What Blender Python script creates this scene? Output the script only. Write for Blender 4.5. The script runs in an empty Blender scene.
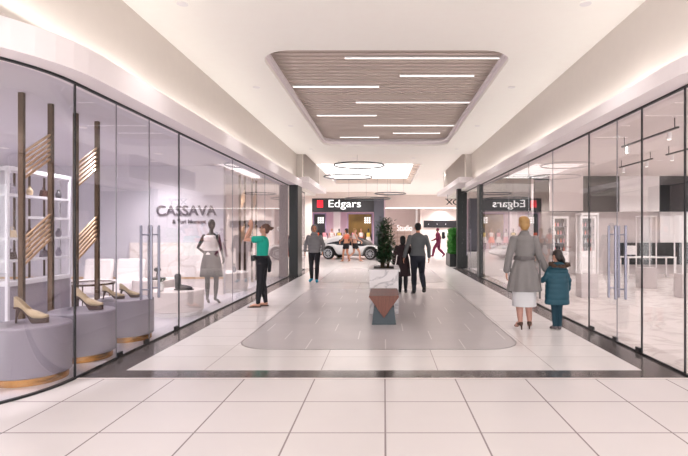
import bpy, bmesh, math, random
from mathutils import Vector, Matrix, Euler
from mathutils.geometry import tessellate_polygon
random.seed(7)
PI = math.pi
scn = bpy.context.scene
COL = scn.collection

# ------------------------------------------------------------------ materials
def lin(c):
    r = []
    for v in c:
        v = v / 255.0
        r.append(v / 12.92 if v <= .04045 else ((v + .055) / 1.055) ** 2.4)
    return (r[0], r[1], r[2], 1)

def mat(name, rgb, rough=.5, metal=0.0, var=.04, nscale=6.0, bump=0.0, bscale=60.0, spec=None, coat=0.0, sheen=0.0, stretch=None):
    m = bpy.data.materials.new(name); m.use_nodes = True
    nt = m.node_tree; b = nt.nodes['Principled BSDF']
    c = lin(rgb)
    b.inputs['Roughness'].default_value = rough
    b.inputs['Metallic'].default_value = metal
    if spec is not None: b.inputs['Specular IOR Level'].default_value = spec
    if coat: b.inputs['Coat Weight'].default_value = coat; b.inputs['Coat Roughness'].default_value = .08
    if sheen: b.inputs['Sheen Weight'].default_value = sheen
    tc = nt.nodes.new('ShaderNodeTexCoord')
    mp = nt.nodes.new('ShaderNodeMapping')
    if stretch: mp.inputs['Scale'].default_value = stretch
    nt.links.new(tc.outputs['Object'], mp.inputs['Vector'])
    n = nt.nodes.new('ShaderNodeTexNoise'); n.inputs['Scale'].default_value = nscale; n.inputs['Detail'].default_value = 4
    nt.links.new(mp.outputs['Vector'], n.inputs['Vector'])
    mx = nt.nodes.new('ShaderNodeMix'); mx.data_type = 'RGBA'
    mx.inputs[6].default_value = tuple(min(1, v * (1 - var * 2)) for v in c[:3]) + (1,)
    mx.inputs[7].default_value = tuple(min(1, v * (1 + var * 2)) for v in c[:3]) + (1,)
    nt.links.new(n.outputs['Fac'], mx.inputs[0]); nt.links.new(mx.outputs[2], b.inputs['Base Color'])
    if bump:
        n2 = nt.nodes.new('ShaderNodeTexNoise'); n2.inputs['Scale'].default_value = bscale; n2.inputs['Detail'].default_value = 3
        nt.links.new(mp.outputs['Vector'], n2.inputs['Vector'])
        bp = nt.nodes.new('ShaderNodeBump'); bp.inputs['Strength'].default_value = bump; bp.inputs['Distance'].default_value = .01
        nt.links.new(n2.outputs['Fac'], bp.inputs['Height']); nt.links.new(bp.outputs['Normal'], b.inputs['Normal'])
    return m

def emis(name, rgb, strength):
    m = bpy.data.materials.new(name); m.use_nodes = True
    b = m.node_tree.nodes['Principled BSDF']
    b.inputs['Base Color'].default_value = lin(rgb)
    b.inputs['Emission Color'].default_value = lin(rgb); b.inputs['Emission Strength'].default_value = strength
    return m

def math_node(nt, op, a, b=None, c=None):
    n = nt.nodes.new('ShaderNodeMath'); n.operation = op
    for i, v in enumerate((a, b, c)):
        if v is None: continue
        if isinstance(v, (int, float)): n.inputs[i].default_value = v
        else: nt.links.new(v, n.inputs[i])
    return n.outputs[0]

def tile_mat(name, rgb, grout, sx, sy, ox, oy, w, rough=.25, var=.03, stagger=0.0, wx=None, spec=.5, nscale=2.5):
    """rectangular tiles with grout lines; world metres (object coords of a mesh at the origin)"""
    m = mat(name, rgb, rough, 0, var, nscale, spec=spec); nt = m.node_tree; b = nt.nodes['Principled BSDF']
    src = b.inputs['Base Color'].links[0].from_socket
    tc = nt.nodes.new('ShaderNodeTexCoord'); sp = nt.nodes.new('ShaderNodeSeparateXYZ')
    nt.links.new(tc.outputs['Object'], sp.inputs[0])
    v = math_node(nt, 'DIVIDE', math_node(nt, 'SUBTRACT', sp.outputs[1], oy), sy)
    row = math_node(nt, 'FLOOR', v)
    u = math_node(nt, 'DIVIDE', math_node(nt, 'SUBTRACT', sp.outputs[0], ox), sx)
    if stagger: u = math_node(nt, 'ADD', u, math_node(nt, 'MULTIPLY', row, stagger))
    colid = math_node(nt, 'FLOOR', u)
    fu = math_node(nt, 'ABSOLUTE', math_node(nt, 'SUBTRACT', math_node(nt, 'FRACT', u), .5))
    fv = math_node(nt, 'ABSOLUTE', math_node(nt, 'SUBTRACT', math_node(nt, 'FRACT', v), .5))
    gu = math_node(nt, 'GREATER_THAN', fu, .5 - (wx or w) / sx / 2)
    gv = math_node(nt, 'GREATER_THAN', fv, .5 - w / sy / 2)
    g = math_node(nt, 'MAXIMUM', gu, gv)
    # per tile tone
    cb = nt.nodes.new('ShaderNodeCombineXYZ'); nt.links.new(colid, cb.inputs[0]); nt.links.new(row, cb.inputs[1])
    wn = nt.nodes.new('ShaderNodeTexWhiteNoise'); nt.links.new(cb.outputs[0], wn.inputs['Vector'])
    k = math_node(nt, 'ADD', math_node(nt, 'MULTIPLY', wn.outputs['Value'], var * 1.6), 1 - var * .8)
    sc = nt.nodes.new('ShaderNodeVectorMath'); sc.operation = 'SCALE'
    nt.links.new(src, sc.inputs[0]); nt.links.new(k, sc.inputs['Scale'])
    mx = nt.nodes.new('ShaderNodeMix'); mx.data_type = 'RGBA'
    nt.links.new(g, mx.inputs[0]); nt.links.new(sc.outputs[0], mx.inputs[6]); mx.inputs[7].default_value = lin(grout)
    nt.links.new(mx.outputs[2], b.inputs['Base Color'])
    return m

def marble_mat(name, rgb, vein, scale=1.6, rough=.2, amt=.6):
    m = mat(name, rgb, rough, 0, .02, 3); nt = m.node_tree; b = nt.nodes['Principled BSDF']
    src = b.inputs['Base Color'].links[0].from_socket
    tc = nt.nodes.new('ShaderNodeTexCoord')
    n = nt.nodes.new('ShaderNodeTexNoise'); n.inputs['Scale'].default_value = scale; n.inputs['Detail'].default_value = 8; n.inputs['Distortion'].default_value = 1.4
    nt.links.new(tc.outputs['Object'], n.inputs['Vector'])
    d = math_node(nt, 'ABSOLUTE', math_node(nt, 'SUBTRACT', n.outputs['Fac'], .5))
    f = math_node(nt, 'MULTIPLY', math_node(nt, 'MAXIMUM', math_node(nt, 'SUBTRACT', 1, math_node(nt, 'MULTIPLY', d, 22)), 0), amt)
    mx = nt.nodes.new('ShaderNodeMix'); mx.data_type = 'RGBA'
    nt.links.new(f, mx.inputs[0]); nt.links.new(src, mx.inputs[6]); mx.inputs[7].default_value = lin(vein)
    nt.links.new(mx.outputs[2], b.inputs['Base Color'])
    return m

def wood_mat(name, c1, c2, rough=.4):
    m = mat(name, c1, rough); nt = m.node_tree; b = nt.nodes['Principled BSDF']
    tc = nt.nodes.new('ShaderNodeTexCoord'); mp = nt.nodes.new('ShaderNodeMapping'); mp.inputs['Scale'].default_value = (1, .3, 1)
    nt.links.new(tc.outputs['Object'], mp.inputs['Vector'])
    w = nt.nodes.new('ShaderNodeTexWave'); w.inputs['Scale'].default_value = 14; w.inputs['Distortion'].default_value = 5; w.inputs['Detail'].default_value = 4
    w.inputs['Detail Scale'].default_value = .8
    nt.links.new(mp.outputs['Vector'], w.inputs['Vector'])
    mx = nt.nodes.new('ShaderNodeMix'); mx.data_type = 'RGBA'
    mx.inputs[6].default_value = lin(c1); mx.inputs[7].default_value = lin(c2)
    nt.links.new(w.outputs['Fac'], mx.inputs[0]); nt.links.new(mx.outputs[2], b.inputs['Base Color'])
    return m

def glass_mat(name, tint=(.97, .968, .975), f0=.05):
    m = bpy.data.materials.new(name); m.use_nodes = True; nt = m.node_tree
    nt.nodes.remove(nt.nodes['Principled BSDF']); out = nt.nodes['Material Output']
    g = nt.nodes.new('ShaderNodeNewGeometry')
    dt = nt.nodes.new('ShaderNodeVectorMath'); dt.operation = 'DOT_PRODUCT'
    nt.links.new(g.outputs['Incoming'], dt.inputs[0]); nt.links.new(g.outputs['Normal'], dt.inputs[1])
    c = math_node(nt, 'ABSOLUTE', dt.outputs['Value'])
    p = math_node(nt, 'POWER', math_node(nt, 'SUBTRACT', 1, c), 5)
    f = math_node(nt, 'ADD', math_node(nt, 'MULTIPLY', p, .80 - f0), f0)
    t = nt.nodes.new('ShaderNodeBsdfTransparent'); t.inputs[0].default_value = tint + (1,)
    gl = nt.nodes.new('ShaderNodeBsdfGlossy'); gl.inputs['Roughness'].default_value = 0.0
    gl.inputs['Color'].default_value = (1, .985, .98, 1)
    mx = nt.nodes.new('ShaderNodeMixShader')
    nt.links.new(f, mx.inputs[0]); nt.links.new(t.outputs[0], mx.inputs[1]); nt.links.new(gl.outputs[0], mx.inputs[2])
    nt.links.new(mx.outputs[0], out.inputs['Surface'])
    return m

M = {}
M['floor_near'] = tile_mat('near_tile', (221, 214, 214), (150, 138, 140), .735, .70, .01, 5.24 - 7 * .70, .014, rough=.22, var=.015)
M['floor_main'] = tile_mat('pale_tile', (226, 220, 219), (176, 166, 164), 1.30, .60, .60, 5.56, .010, rough=.22, var=.02)
M['floor_grey'] = tile_mat('grey_tile', (190, 183, 184), (228, 223, 222), 1.05, .60, .02, 6.55, .0, rough=.32, var=.04, stagger=.37, wx=.015)
M['floor_dark'] = tile_mat('dark_stone', (92, 85, 84), (52, 48, 48), .735, 1.1, .01, 5.24, .014, rough=.12, var=.10, nscale=5)
M['grey_edge'] = mat('inlay_edge', (120, 112, 110), .3)
M['strip'] = mat('pale_strip', (220, 208, 205), .3)
M['ceil'] = mat('warm_ceiling', (255, 250, 243), .7, var=.01)
M['ceil_far'] = mat('pink_ceiling', (254, 247, 240), .7, var=.01)
M['wall_up'] = mat('beige_plaster', (218, 209, 201), .8, var=.015, bump=.05)
M['fascia'] = mat('white_fascia', (242, 233, 234), .6, var=.01)
M['grey_panel'] = mat('shaded_bulkhead', (158, 147, 140), .8, var=.02)  # shade of the recessed niche put into a greyer colour
M['white'] = mat('white_paint', (240, 235, 234), .5, var=.01)
M['slat'] = mat('ceiling_slat', (208, 192, 182), .6, var=.01, nscale=3, stretch=(.2, 6, 1))
M['slat_back'] = mat('slat_backing', (70, 58, 54), .8, var=.01)
M['shop_wall'] = mat('lavender_wall', (208, 203, 210), .7, var=.01)
M['shop_ceil'] = mat('lavender_ceiling', (206, 201, 208), .7, var=.01)
M['shop_floor'] = mat('lavender_floor', (200, 195, 203), .3, var=.02)
M['rshop_floor'] = marble_mat('marble_floor', (236, 226, 222), (176, 160, 154), .9, .2, .4)
M['rshop_wall'] = mat('rshop_wall', (204, 194, 193), .7, var=.01)
M['rshop_ceil'] = mat('rshop_ceiling', (222, 212, 210), .7, var=.01)
M['charcoal'] = mat('charcoal_panel', (35, 38, 40), .4, var=.03)
M['pillar'] = mat('pillar_cladding', (28, 32, 32), .35, var=.04)
M['pillar_grey'] = mat('pillar_grey', (92, 94, 96), .4, var=.03)
M['black'] = mat('black_metal', (24, 24, 26), .35, var=.03)
M['steel'] = mat('brushed_steel', (140, 138, 150), .35, 1.0, .04, 20)
M['brass'] = mat('brass', (168, 122, 78), .32, 1.0, .08, 8)
M['brass_dark'] = mat('brass_post', (78, 58, 42), .42, .6, .10, 5, stretch=(4, 4, .5))
M['brass_slat'] = mat('brass_slat', (208, 172, 136), .4, .5, .05, 8)
M['gold_base'] = mat('gold_plinth', (196, 142, 78), .25, .9, .05, 8)
M['ped'] = mat('lavender_lacquer', (134, 126, 138), .45, var=.01)
M['ped_white'] = mat('ribbed_white', (226, 214, 210), .5, var=.02, nscale=20, stretch=(6, 6, .1))
M['beige_shoe'] = mat('beige_suede', (184, 162, 132), .7, var=.03, sheen=.3)
M['brown_sole'] = mat('brown_sole', (60, 34, 28), .35, var=.05)
M['marble'] = marble_mat('white_marble', (226, 220, 222), (150, 145, 152), 2.4, .2, .6)
M['marble_panel'] = marble_mat('cream_marble', (240, 230, 226), (200, 180, 170), 1.8, .2, .5)
M['wood'] = wood_mat('walnut', (78, 38, 28), (128, 74, 56))
M['slate'] = mat('slate_metal', (66, 74, 80), .4, .3, .04)
M['soil'] = mat('soil', (50, 42, 38), .9, var=.2, nscale=30, bump=.6)
M['leaf'] = mat('leaf_dark', (37, 71, 39), .5, var=.25, nscale=14)
M['leaf2'] = mat('hedge_leaf', (64, 140, 52), .55, var=.25, nscale=12)
M['stem'] = mat('stem', (74, 62, 44), .8)
M['glass'] = glass_mat('shop_glass')
M['glass_clear'] = glass_mat('clear_glass', (.97, .97, .97), .04)
M['gasket'] = mat('gasket_black', (26, 26, 30), .5)
M['joint'] = mat('silicone_joint', (120, 116, 122), .4)
M['shelf_white'] = mat('shelf_lacquer', (198, 194, 200), .5, var=.01)
M['skin'] = mat('skin', (201, 150, 128), .5, var=.03)
M['skin_tan'] = mat('skin_tan', (196, 138, 110), .5, var=.03)
M['skin_dark'] = mat('skin_dark', (120, 82, 66), .5, var=.03)
M['sheer'] = mat('sheer_stocking', (176, 130, 116), .4, var=.03)
M['hair_dark'] = mat('hair_dark', (31, 22, 20), .5, var=.15, nscale=30, bump=.4)
M['hair_black'] = mat('hair_black', (16, 13, 14), .5, var=.15, nscale=30, bump=.4)
M['hair_blond'] = mat('hair_blond', (160, 122, 72), .45, var=.14, nscale=30, bump=.5)
M['hair_brown'] = mat('hair_brown', (84, 54, 42), .5, var=.14, nscale=30, bump=.4)
M['teal_tee'] = mat('teal_cotton', (19, 163, 141), .8, var=.05, nscale=9, bump=.2, bscale=14)
M['black_cloth'] = mat('black_cloth', (25, 25, 32), .8, var=.08, bump=.2, bscale=16)
M['navy'] = mat('navy_denim', (28, 32, 44), .8, var=.1, bump=.2, bscale=18)
M['grey_coat'] = mat('grey_wool', (120, 115, 114), .85, var=.04, nscale=10, bump=.25, bscale=12, sheen=.2)
M['grey_coat_d'] = mat('grey_wool_belt', (97, 92, 92), .85, var=.04)
M['silver'] = mat('silver_skirt', (204, 202, 204), .55, var=.03, bump=.2, bscale=8)
M['teal_coat'] = mat('teal_down', (14, 67, 83), .6, var=.06, nscale=8, bump=.3, bscale=9)
M['teal_dark'] = mat('teal_trouser', (12, 51, 66), .8, var=.06)
M['fur'] = mat('brown_fur', (70, 50, 38), .9, var=.3, nscale=40, bump=1.0, bscale=50)
M['grey_puffer'] = mat('grey_puffer', (121, 119, 121), .6, var=.05, nscale=10, bump=.3, bscale=10)
M['grey_sweater'] = mat('grey_sweater', (94, 97, 99), .85, var=.06, nscale=8, bump=.3, bscale=12)
M['plum'] = mat('plum_coat', (46, 30, 34), .85, var=.1, bump=.2, bscale=12)
M['maroon'] = mat('maroon_cloth', (104, 24, 60), .8, var=.08, bump=.2, bscale=12)
M['teal_shoe'] = mat('teal_shoe', (20, 140, 170), .5)
M['shoe_grey'] = mat('grey_shoe', (96, 88, 92), .5)
M['coral'] = mat('coral_cloth', (232, 120, 92), .8, var=.05)
M['orange'] = mat('orange_cloth', (226, 92, 46), .8, var=.05)
M['mann_black'] = mat('mannequin_black', (26, 25, 28), .35, var=.02)
M['mann_skirt'] = mat('mannequin_skirt', (52, 47, 51), .8, var=.06, bump=.2, bscale=12)
M['mann_top'] = mat('mannequin_top', (226, 216, 214), .7, var=.03, bump=.2, bscale=12)
M['eye'] = mat('eye_dark', (30, 24, 22), .3)
M['lip'] = mat('lip', (170, 84, 80), .5)
M['sole'] = mat('brown_leather', (69, 45, 34), .6)
M['led'] = emis('led_white', (255, 250, 246), 1.8)
M['panel_edge_glow'] = emis('led_panel', (255, 250, 247), 1.7)
M['ring'] = mat('ring_metal', (96, 100, 106), .3, .6)
M['car'] = mat('car_white', (236, 236, 240), .25, 0, .01, coat=1.0)
M['car_glass'] = mat('car_window', (30, 34, 42), .1, var=.02)
M['tyre'] = mat('tyre_rubber', (28, 28, 32), .7)
M['rim'] = mat('wheel_rim', (176, 178, 184), .3, .8)
M['lamp_clear'] = mat('headlamp', (210, 214, 222), .1)
M['lamp_red'] = mat('tail_lamp', (170, 20, 26), .2)
M['sign_black'] = mat('sign_black', (40, 38, 42), .4, var=.02)
M['sign_white'] = emis('sign_letters', (255, 255, 255), .7)
M['sign_red'] = emis('sign_red', (232, 24, 44), .7)
M['letters_grey'] = mat('grey_letters', (104, 96, 106), .45, .3)
M['edg_wall'] = mat('mauve_wall', (222, 198, 208), .7, var=.02)
M['edg_col'] = mat('pink_column', (255, 244, 246), .6, var=.01)
M['violet'] = mat('violet_frame', (170, 144, 182), .6)
M['goldpanel'] = mat('gold_panel', (126, 96, 50), .35, .4, .5, .9)
M['edg_pillar'] = mat('slate_pillar', (78, 78, 88), .5, var=.02)
M['peach'] = mat('peach_plaster', (255, 236, 224), .7, var=.02)
M['shelf_beige'] = mat('shelf_beige', (196, 172, 158), .6, var=.04)
M['sofa'] = mat('white_boucle', (236, 228, 226), .9, var=.02, bump=.4, bscale=40)
M['leather'] = mat('dark_leather', (70, 66, 70), .5)
M['pink'] = mat('pink_cloth', (224, 150, 160), .8)
M['yellow'] = mat('yellow_cloth', (222, 190, 90), .8)
M['far_wall'] = mat('far_wall', (232, 218, 212), .7, var=.015)

# ------------------------------------------------------------------ mesh builder
class MB:
    def __init__(s): s.v = []; s.f = []
    def add(s, vs, fs):
        o = len(s.v); s.v += [Vector(v) for v in vs]; s.f += [tuple(i + o for i in f) for f in fs]; return s
    def box(s, x0, x1, y0, y1, z0, z1):
        if x0 > x1: x0, x1 = x1, x0
        if y0 > y1: y0, y1 = y1, y0
        return s.add([(x0, y0, z0), (x1, y0, z0), (x1, y1, z0), (x0, y1, z0), (x0, y0, z1), (x1, y0, z1), (x1, y1, z1), (x0, y1, z1)],
                     [(0, 3, 2, 1), (4, 5, 6, 7), (0, 1, 5, 4), (1, 2, 6, 5), (2, 3, 7, 6), (3, 0, 4, 7)])
    def rings(s, rs, cap=True):
        n = len(rs[0]); o = len(s.v)
        for r in rs: s.v += [Vector(p) for p in r]
        for i in range(len(rs) - 1):
            for j in range(n):
                a = o + i * n + j; b = o + i * n + (j + 1) % n
                s.f.append((a, b, b + n, a + n))
        if cap:
            s.f.append(tuple(o + j for j in reversed(range(n)))); s.f.append(tuple(o + (len(rs) - 1) * n + j for j in range(n)))
        return s
    def lathe(s, prof, c=(0, 0, 0), n=32):
        return s.rings([[(c[0] + r * math.cos(2 * PI * j / n), c[1] + r * math.sin(2 * PI * j / n), c[2] + z) for j in range(n)] for r, z in prof])
    def prism(s, poly, z0, z1):
        tr = tessellate_polygon([[Vector((p[0], p[1], 0)) for p in poly]]); n = len(poly)
        vs = [(p[0], p[1], z0) for p in poly] + [(p[0], p[1], z1) for p in poly]
        fs = [tuple(reversed(t)) for t in tr] + [tuple(i + n for i in t) for t in tr]
        fs += [(i, (i + 1) % n, (i + 1) % n + n, i + n) for i in range(n)]
        return s.add(vs, fs)
    def holed(s, outer, inner, z0, z1):
        L = [[Vector((p[0], p[1], 0)) for p in outer], [Vector((p[0], p[1], 0)) for p in inner]]
        tr = tessellate_polygon(L); al = list(outer) + list(inner); n = len(al); no = len(outer)
        vs = [(p[0], p[1], z0) for p in al] + [(p[0], p[1], z1) for p in al]
        fs = [tuple(t) for t in tr] + [tuple(i + n for i in t) for t in tr]
        fs += [(i, (i + 1) % no, (i + 1) % no + n, i + n) for i in range(no)]
        ni = len(inner)
        fs += [(no + i, no + (i + 1) % ni, no + (i + 1) % ni + n, no + i + n) for i in range(ni)]
        return s.add(vs, fs)
    def tube(s, pts, n=12, side=(1, 0, 0), cap=True, round_end=True):
        """pts: (x,y,z,r) or (x,y,z,rx,ry); rx along side axis"""
        P = [Vector(p[:3]) for p in pts]; R = [(p[3], p[4] if len(p) > 4 else p[3]) for p in pts]
        rs = []
        def ring(c, t, rx, ry):
            sd = Vector(side); sd = sd - t * sd.dot(t)
            if sd.length < 1e-3: sd = Vector((0, 1, 0)); sd = sd - t * sd.dot(t)
            sd.normalize(); fr = t.cross(sd)
            return [c + sd * (rx * math.cos(2 * PI * j / n)) + fr * (ry * math.sin(2 * PI * j / n)) for j in range(n)]
        T = []
        for i in range(len(P)):
            t = P[min(i + 1, len(P) - 1)] - P[max(i - 1, 0)]
            T.append(t.normalized())
        if round_end:
            e = min(R[0]) * .5; rs.append(ring(P[0] - T[0] * e, T[0], R[0][0] * .55, R[0][1] * .55))
        for i in range(len(P)): rs.append(ring(P[i], T[i], *R[i]))
        if round_end:
            e = min(R[-1]) * .5; rs.append(ring(P[-1] + T[-1] * e, T[-1], R[-1][0] * .55, R[-1][1] * .55))
        return s.rings(rs, cap)
    def ell(s, c, r, nu=16, nv=10, mtx=None):
        c = Vector(c); rs = []
        for i in range(1, nv):
            a = PI * i / nv
            rs.append([Vector((r[0] * math.sin(a) * math.cos(2 * PI * j / nu), r[1] * math.sin(a) * math.sin(2 * PI * j / nu), -r[2] * math.cos(a))) for j in range(nu)])
        if mtx: rs = [[mtx @ p for p in q] for q in rs]
        rs = [[p + c for p in q] for q in rs]
        return s.rings(rs)
    def xf(s, m, start=0):
        for i in range(start, len(s.v)): s.v[i] = m @ s.v[i]
        return s
    def mesh(s, name):
        me = bpy.data.meshes.new(name); me.from_pydata([tuple(v) for v in s.v], [], s.f)
        bm = bmesh.new(); bm.from_mesh(me); bmesh.ops.recalc_face_normals(bm, faces=bm.faces); bm.to_mesh(me); bm.free()
        return me
    def build(s, name, m, parent=None, smooth=False, bevel=0, mods=None, loc=None, rot=None, auto=True):
        me = s.mesh(name); me.materials.append(m)
        o = bpy.data.objects.new(name, me); COL.objects.link(o)
        if loc: o.location = loc
        if rot: o.rotation_euler = rot
        if parent: o.parent = parent
        if bevel:
            b = o.modifiers.new('bevel', 'BEVEL'); b.width = bevel; b.segments = 2; b.limit_method = 'ANGLE'
        if smooth:
            me.polygons.foreach_set('use_smooth', [True] * len(me.polygons))
            if auto: me.set_sharp_from_angle(angle=math.radians(40))
        if mods: mods(o)
        return o
    def remesh(s, name, m, parent=None, voxel=.01, it=3, loc=None, rot=None, noise=0.0):
        me = s.mesh(name + '_src'); t = bpy.data.objects.new('tmp', me); COL.objects.link(t)
        r = t.modifiers.new('r', 'REMESH'); r.mode = 'VOXEL'; r.voxel_size = voxel
        q = t.modifiers.new('s', 'SMOOTH'); q.iterations = it; q.factor = .5
        dg = bpy.context.evaluated_depsgraph_get()
        nm = bpy.data.meshes.new_from_object(t.evaluated_get(dg)); nm.name = name
        bpy.data.objects.remove(t); bpy.data.meshes.remove(me)
        nm.materials.clear(); nm.materials.append(m)
        nm.polygons.foreach_set('use_smooth', [True] * len(nm.polygons))
        o = bpy.data.objects.new(name, nm); COL.objects.link(o)
        if loc: o.location = loc
        if rot: o.rotation_euler = rot
        if parent: o.parent = parent
        return o

def tag(o, label=None, cat=None, group=None, kind=None):
    if label: o['label'] = label
    if cat: o['category'] = cat
    if group: o['group'] = group
    if kind: o['kind'] = kind
    return o
def struct(o): o['kind'] = 'structure'; return o
def thing(name, label, cat, loc=(0, 0, 0), rz=0, group=None):
    o = bpy.data.objects.new(name, None); COL.objects.link(o); o.location = loc; o.rotation_euler = (0, 0, rz); o.empty_display_size = .1
    return tag(o, label, cat, group)
def dup(root, loc, rz=None, label=None, group=None, scale=None):
    def cp(o, par):
        c = o.copy(); COL.objects.link(c)
        if par is not None: c.parent = par
        for ch in KIDS(o): cp(ch, c)
        return c
    r = cp(root, None); r.location = loc
    if rz is not None: r.rotation_euler = (0, 0, rz)
    if label: r['label'] = label
    if group: r['group'] = group
    if scale: r.scale = (scale, scale, scale)
    return r
def KIDS(o): return [c for c in bpy.data.objects if c.parent == o]
def text_mesh(name, s, m, parent, x0, x1, z, y, cap, depth=.03, mirror=False, bold=0.0):
    """text standing in the XZ plane, facing -Y, stretched to width x0..x1 and capital height cap"""
    cu = bpy.data.curves.new('t', 'FONT'); cu.body = s; cu.extrude = .5; cu.size = 1; cu.offset = bold
    t = bpy.data.objects.new('t', cu); COL.objects.link(t)
    dg = bpy.context.evaluated_depsgraph_get(); me = bpy.data.meshes.new_from_object(t.evaluated_get(dg))
    bpy.data.objects.remove(t); bpy.data.curves.remove(cu)
    xs = [v.co.x for v in me.vertices]; a, b = min(xs), max(xs)
    for v in me.vertices:
        x, yy, zz = v.co
        v.co = (x0 + (x - a) / (b - a) * (x1 - x0), y + (.5 - zz) * depth - depth, z + yy / .70 * cap)
    me.name = name; me.materials.clear(); me.materials.append(m)
    o = bpy.data.objects.new(name, me); COL.objects.link(o); o.parent = parent
    return o

def rrect(x0, x1, y0, y1, r, n=8):
    P = []
    for cx, cy, a in ((x1 - r, y1 - r, 0), (x0 + r, y1 - r, 90), (x0 + r, y0 + r, 180), (x1 - r, y0 + r, 270)):
        for i in range(n + 1):
            t = math.radians(a + 90 * i / n); P.append((cx + r * math.cos(t), cy + r * math.sin(t)))
    return P

# ------------------------------------------------------------------ camera
cam = bpy.data.cameras.new('camera'); co = bpy.data.objects.new('camera', cam); COL.objects.link(co)
co.location = (0, 0, 1.55); co.rotation_euler = (PI / 2, 0, 0)
cam.sensor_width = 36; cam.lens = 36 * 500 / 688; cam.shift_x = -40 / 688; cam.shift_y = 3 / 688
cam.clip_end = 200
scn.camera = co

# ------------------------------------------------------------------ shell
G = 3.24           # glass line
# floors
struct(MB().box(-14, 14, -6, 5.24, -.1, 0).build('floor', M['floor_near']))
struct(MB().box(-2.87, 2.87, 5.56, 21.0, -.1, 0).build('floor', M['floor_main']))
struct(MB().box(-14, 14, 21.0, 52, -.1, 0).build('floor', M['floor_main']))
d = MB().box(-G, G, 5.28, 5.56, -.1, 0)
d.box(-G, -2.87, 5.56, 21, -.1, 0); d.box(2.87, G, 5.56, 21, -.1, 0)
struct(d.build('trim_1', M['floor_dark']))
struct(MB().box(-G, G, 5.24, 5.28, -.1, .001).build('trim_2', M['strip']))
def inlay(n, x0, x1, y0, y1, r):
    struct(MB().holed(rrect(x0 - .02, x1 + .02, y0 - .02, y1 + .02, r + .02), rrect(x0, x1, y0, y1, r), -.02, .0025).build('trim_%d' % n, M['grey_edge']))
    struct(MB().prism(rrect(x0, x1, y0, y1, r), -.02, .002).build('trim_%d' % (n + 1), M['floor_grey']))
inlay(3, -1.98, 1.84, 6.55, 13.4, .5)
inlay(5, -1.98, 1.84, 15.0, 20.6, .5)

# storefront plan path (right side positive); left mirrors it
AC = 4.64
def plan(off, y_end, far=9.5, n=14):
    """points from far end of the straight run, round the corner and away to the side"""
    r = AC - G + off; P = [(G - off, y_end)]
    for i in range(n + 1):
        t = PI / 2 * i / n; P.append((AC - r * math.cos(t), 5.2 - r * math.sin(t)))
    P.append((far, 5.2 - r))
    return P
ZG = 3.11
def mir(P, sg): return [(p[0] * sg, p[1]) for p in P]
for sg, nm, zt in ((-1, 'left', 3.38), (1, 'right', 3.28)):
    outer = mir(plan(.29, 18.3), sg); inner = mir(plan(-.12, 18.3), sg)
    struct(MB().prism(outer + inner[::-1], ZG, zt).build('trim_7' if sg < 0 else 'trim_8', M['fascia']))
    struct(MB().box(sg * 3.2, sg * 3.5, -3, 18.3, zt, 4.6).build('wall_' + nm, M['wall_up']))
    # ceiling over the cross corridor and over the unit
    struct(MB().box(sg * 3.5, sg * 14, -3, 3.9, zt, zt + .1).build('ceiling', M['ceil']))
# main ceiling with rounded opening
OX0, OX1, OY0, OY1 = -1.98, 2.06, 7.8, 16.6
struct(MB().holed([(-3.25, -3), (3.25, -3), (3.25, 18.3), (-3.25, 18.3)], rrect(OX0, OX1, OY0, OY1, .55), 4.37, 4.43).build('ceiling', M['ceil']))
# recess sides: stepped white trim
struct(MB().holed(rrect(OX0 - .12, OX1 + .12, OY0 - .12, OY1 + .12, .6), rrect(OX0 + .0, OX1 - .0, OY0, OY1, .55), 4.43, 4.60).build('trim_9', M['fascia']))
struct(MB().holed(rrect(OX0 - .10, OX1 + .10, OY0 - .10, OY1 + .10, .6), rrect(OX0 + .07, OX1 - .07, OY0 + .07, OY1 - .07, .5), 4.50, 4.53).build('trim_10', M['fascia']))
sp = thing('slatted_ceiling_panel', 'large taupe slatted ceiling panel recessed above the walkway', 'ceiling panel', (0, 12.2, 4.6))
mb = MB(); y = OY0 + .02
while y < OY1 - .02:
    mb.box(OX0 - .1, OX1 + .1, y - 12.2, y + .105 - 12.2, 0, .08); y += .19
mb.build('slats', M['slat'], sp)
MB().box(OX0 - .12, OX1 + .12, OY0 - .1 - 12.2, OY1 + .1 - 12.2, .081, .12).build('backing', M['slat_back'], sp)
LL = [(345, 500, 58, 'longest linear light, nearest in the slatted ceiling panel'),
      (400, 474, 75.8, 'short linear light, second nearest, right of centre in slatted ceiling'),
      (293, 379, 86.7, 'linear light at left edge of the slatted ceiling, third from the front'),
      (356, 472, 102.4, 'long linear light across the middle of the slatted ceiling'),
      (317, 376.5, 115.5, 'short linear light left of centre behind the middle one in slatted ceiling'),
      (364, 460, 125.5, 'long linear light near the far end of the slatted ceiling'),
      (393, 440, 133, 'short linear light right of centre at far end of slatted ceiling'),
      (340, 379, 137.2, 'farthest linear light at the back edge of slatted ceiling')]
for a, b, yy, lb in LL:
    D = 3.03 * 500 / (231 - yy); x0 = (a - 384) / 500 * D; x1 = (b - 384) / 500 * D
    D = min(D, OY1 - .06)
    t = thing('linear_light', lb, 'light', ((x0 + x1) / 2, D, 4.575), 0, 'linear lights in the slatted ceiling')
    h = (x1 - x0) / 2
    MB().box(-h - .01, h + .01, -.02, .02, 0, .03).build('housing', M['white'], t)
    MB().box(-h, h, -.016, .016, -.006, 0).build('diffuser', M['led'], t)

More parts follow.
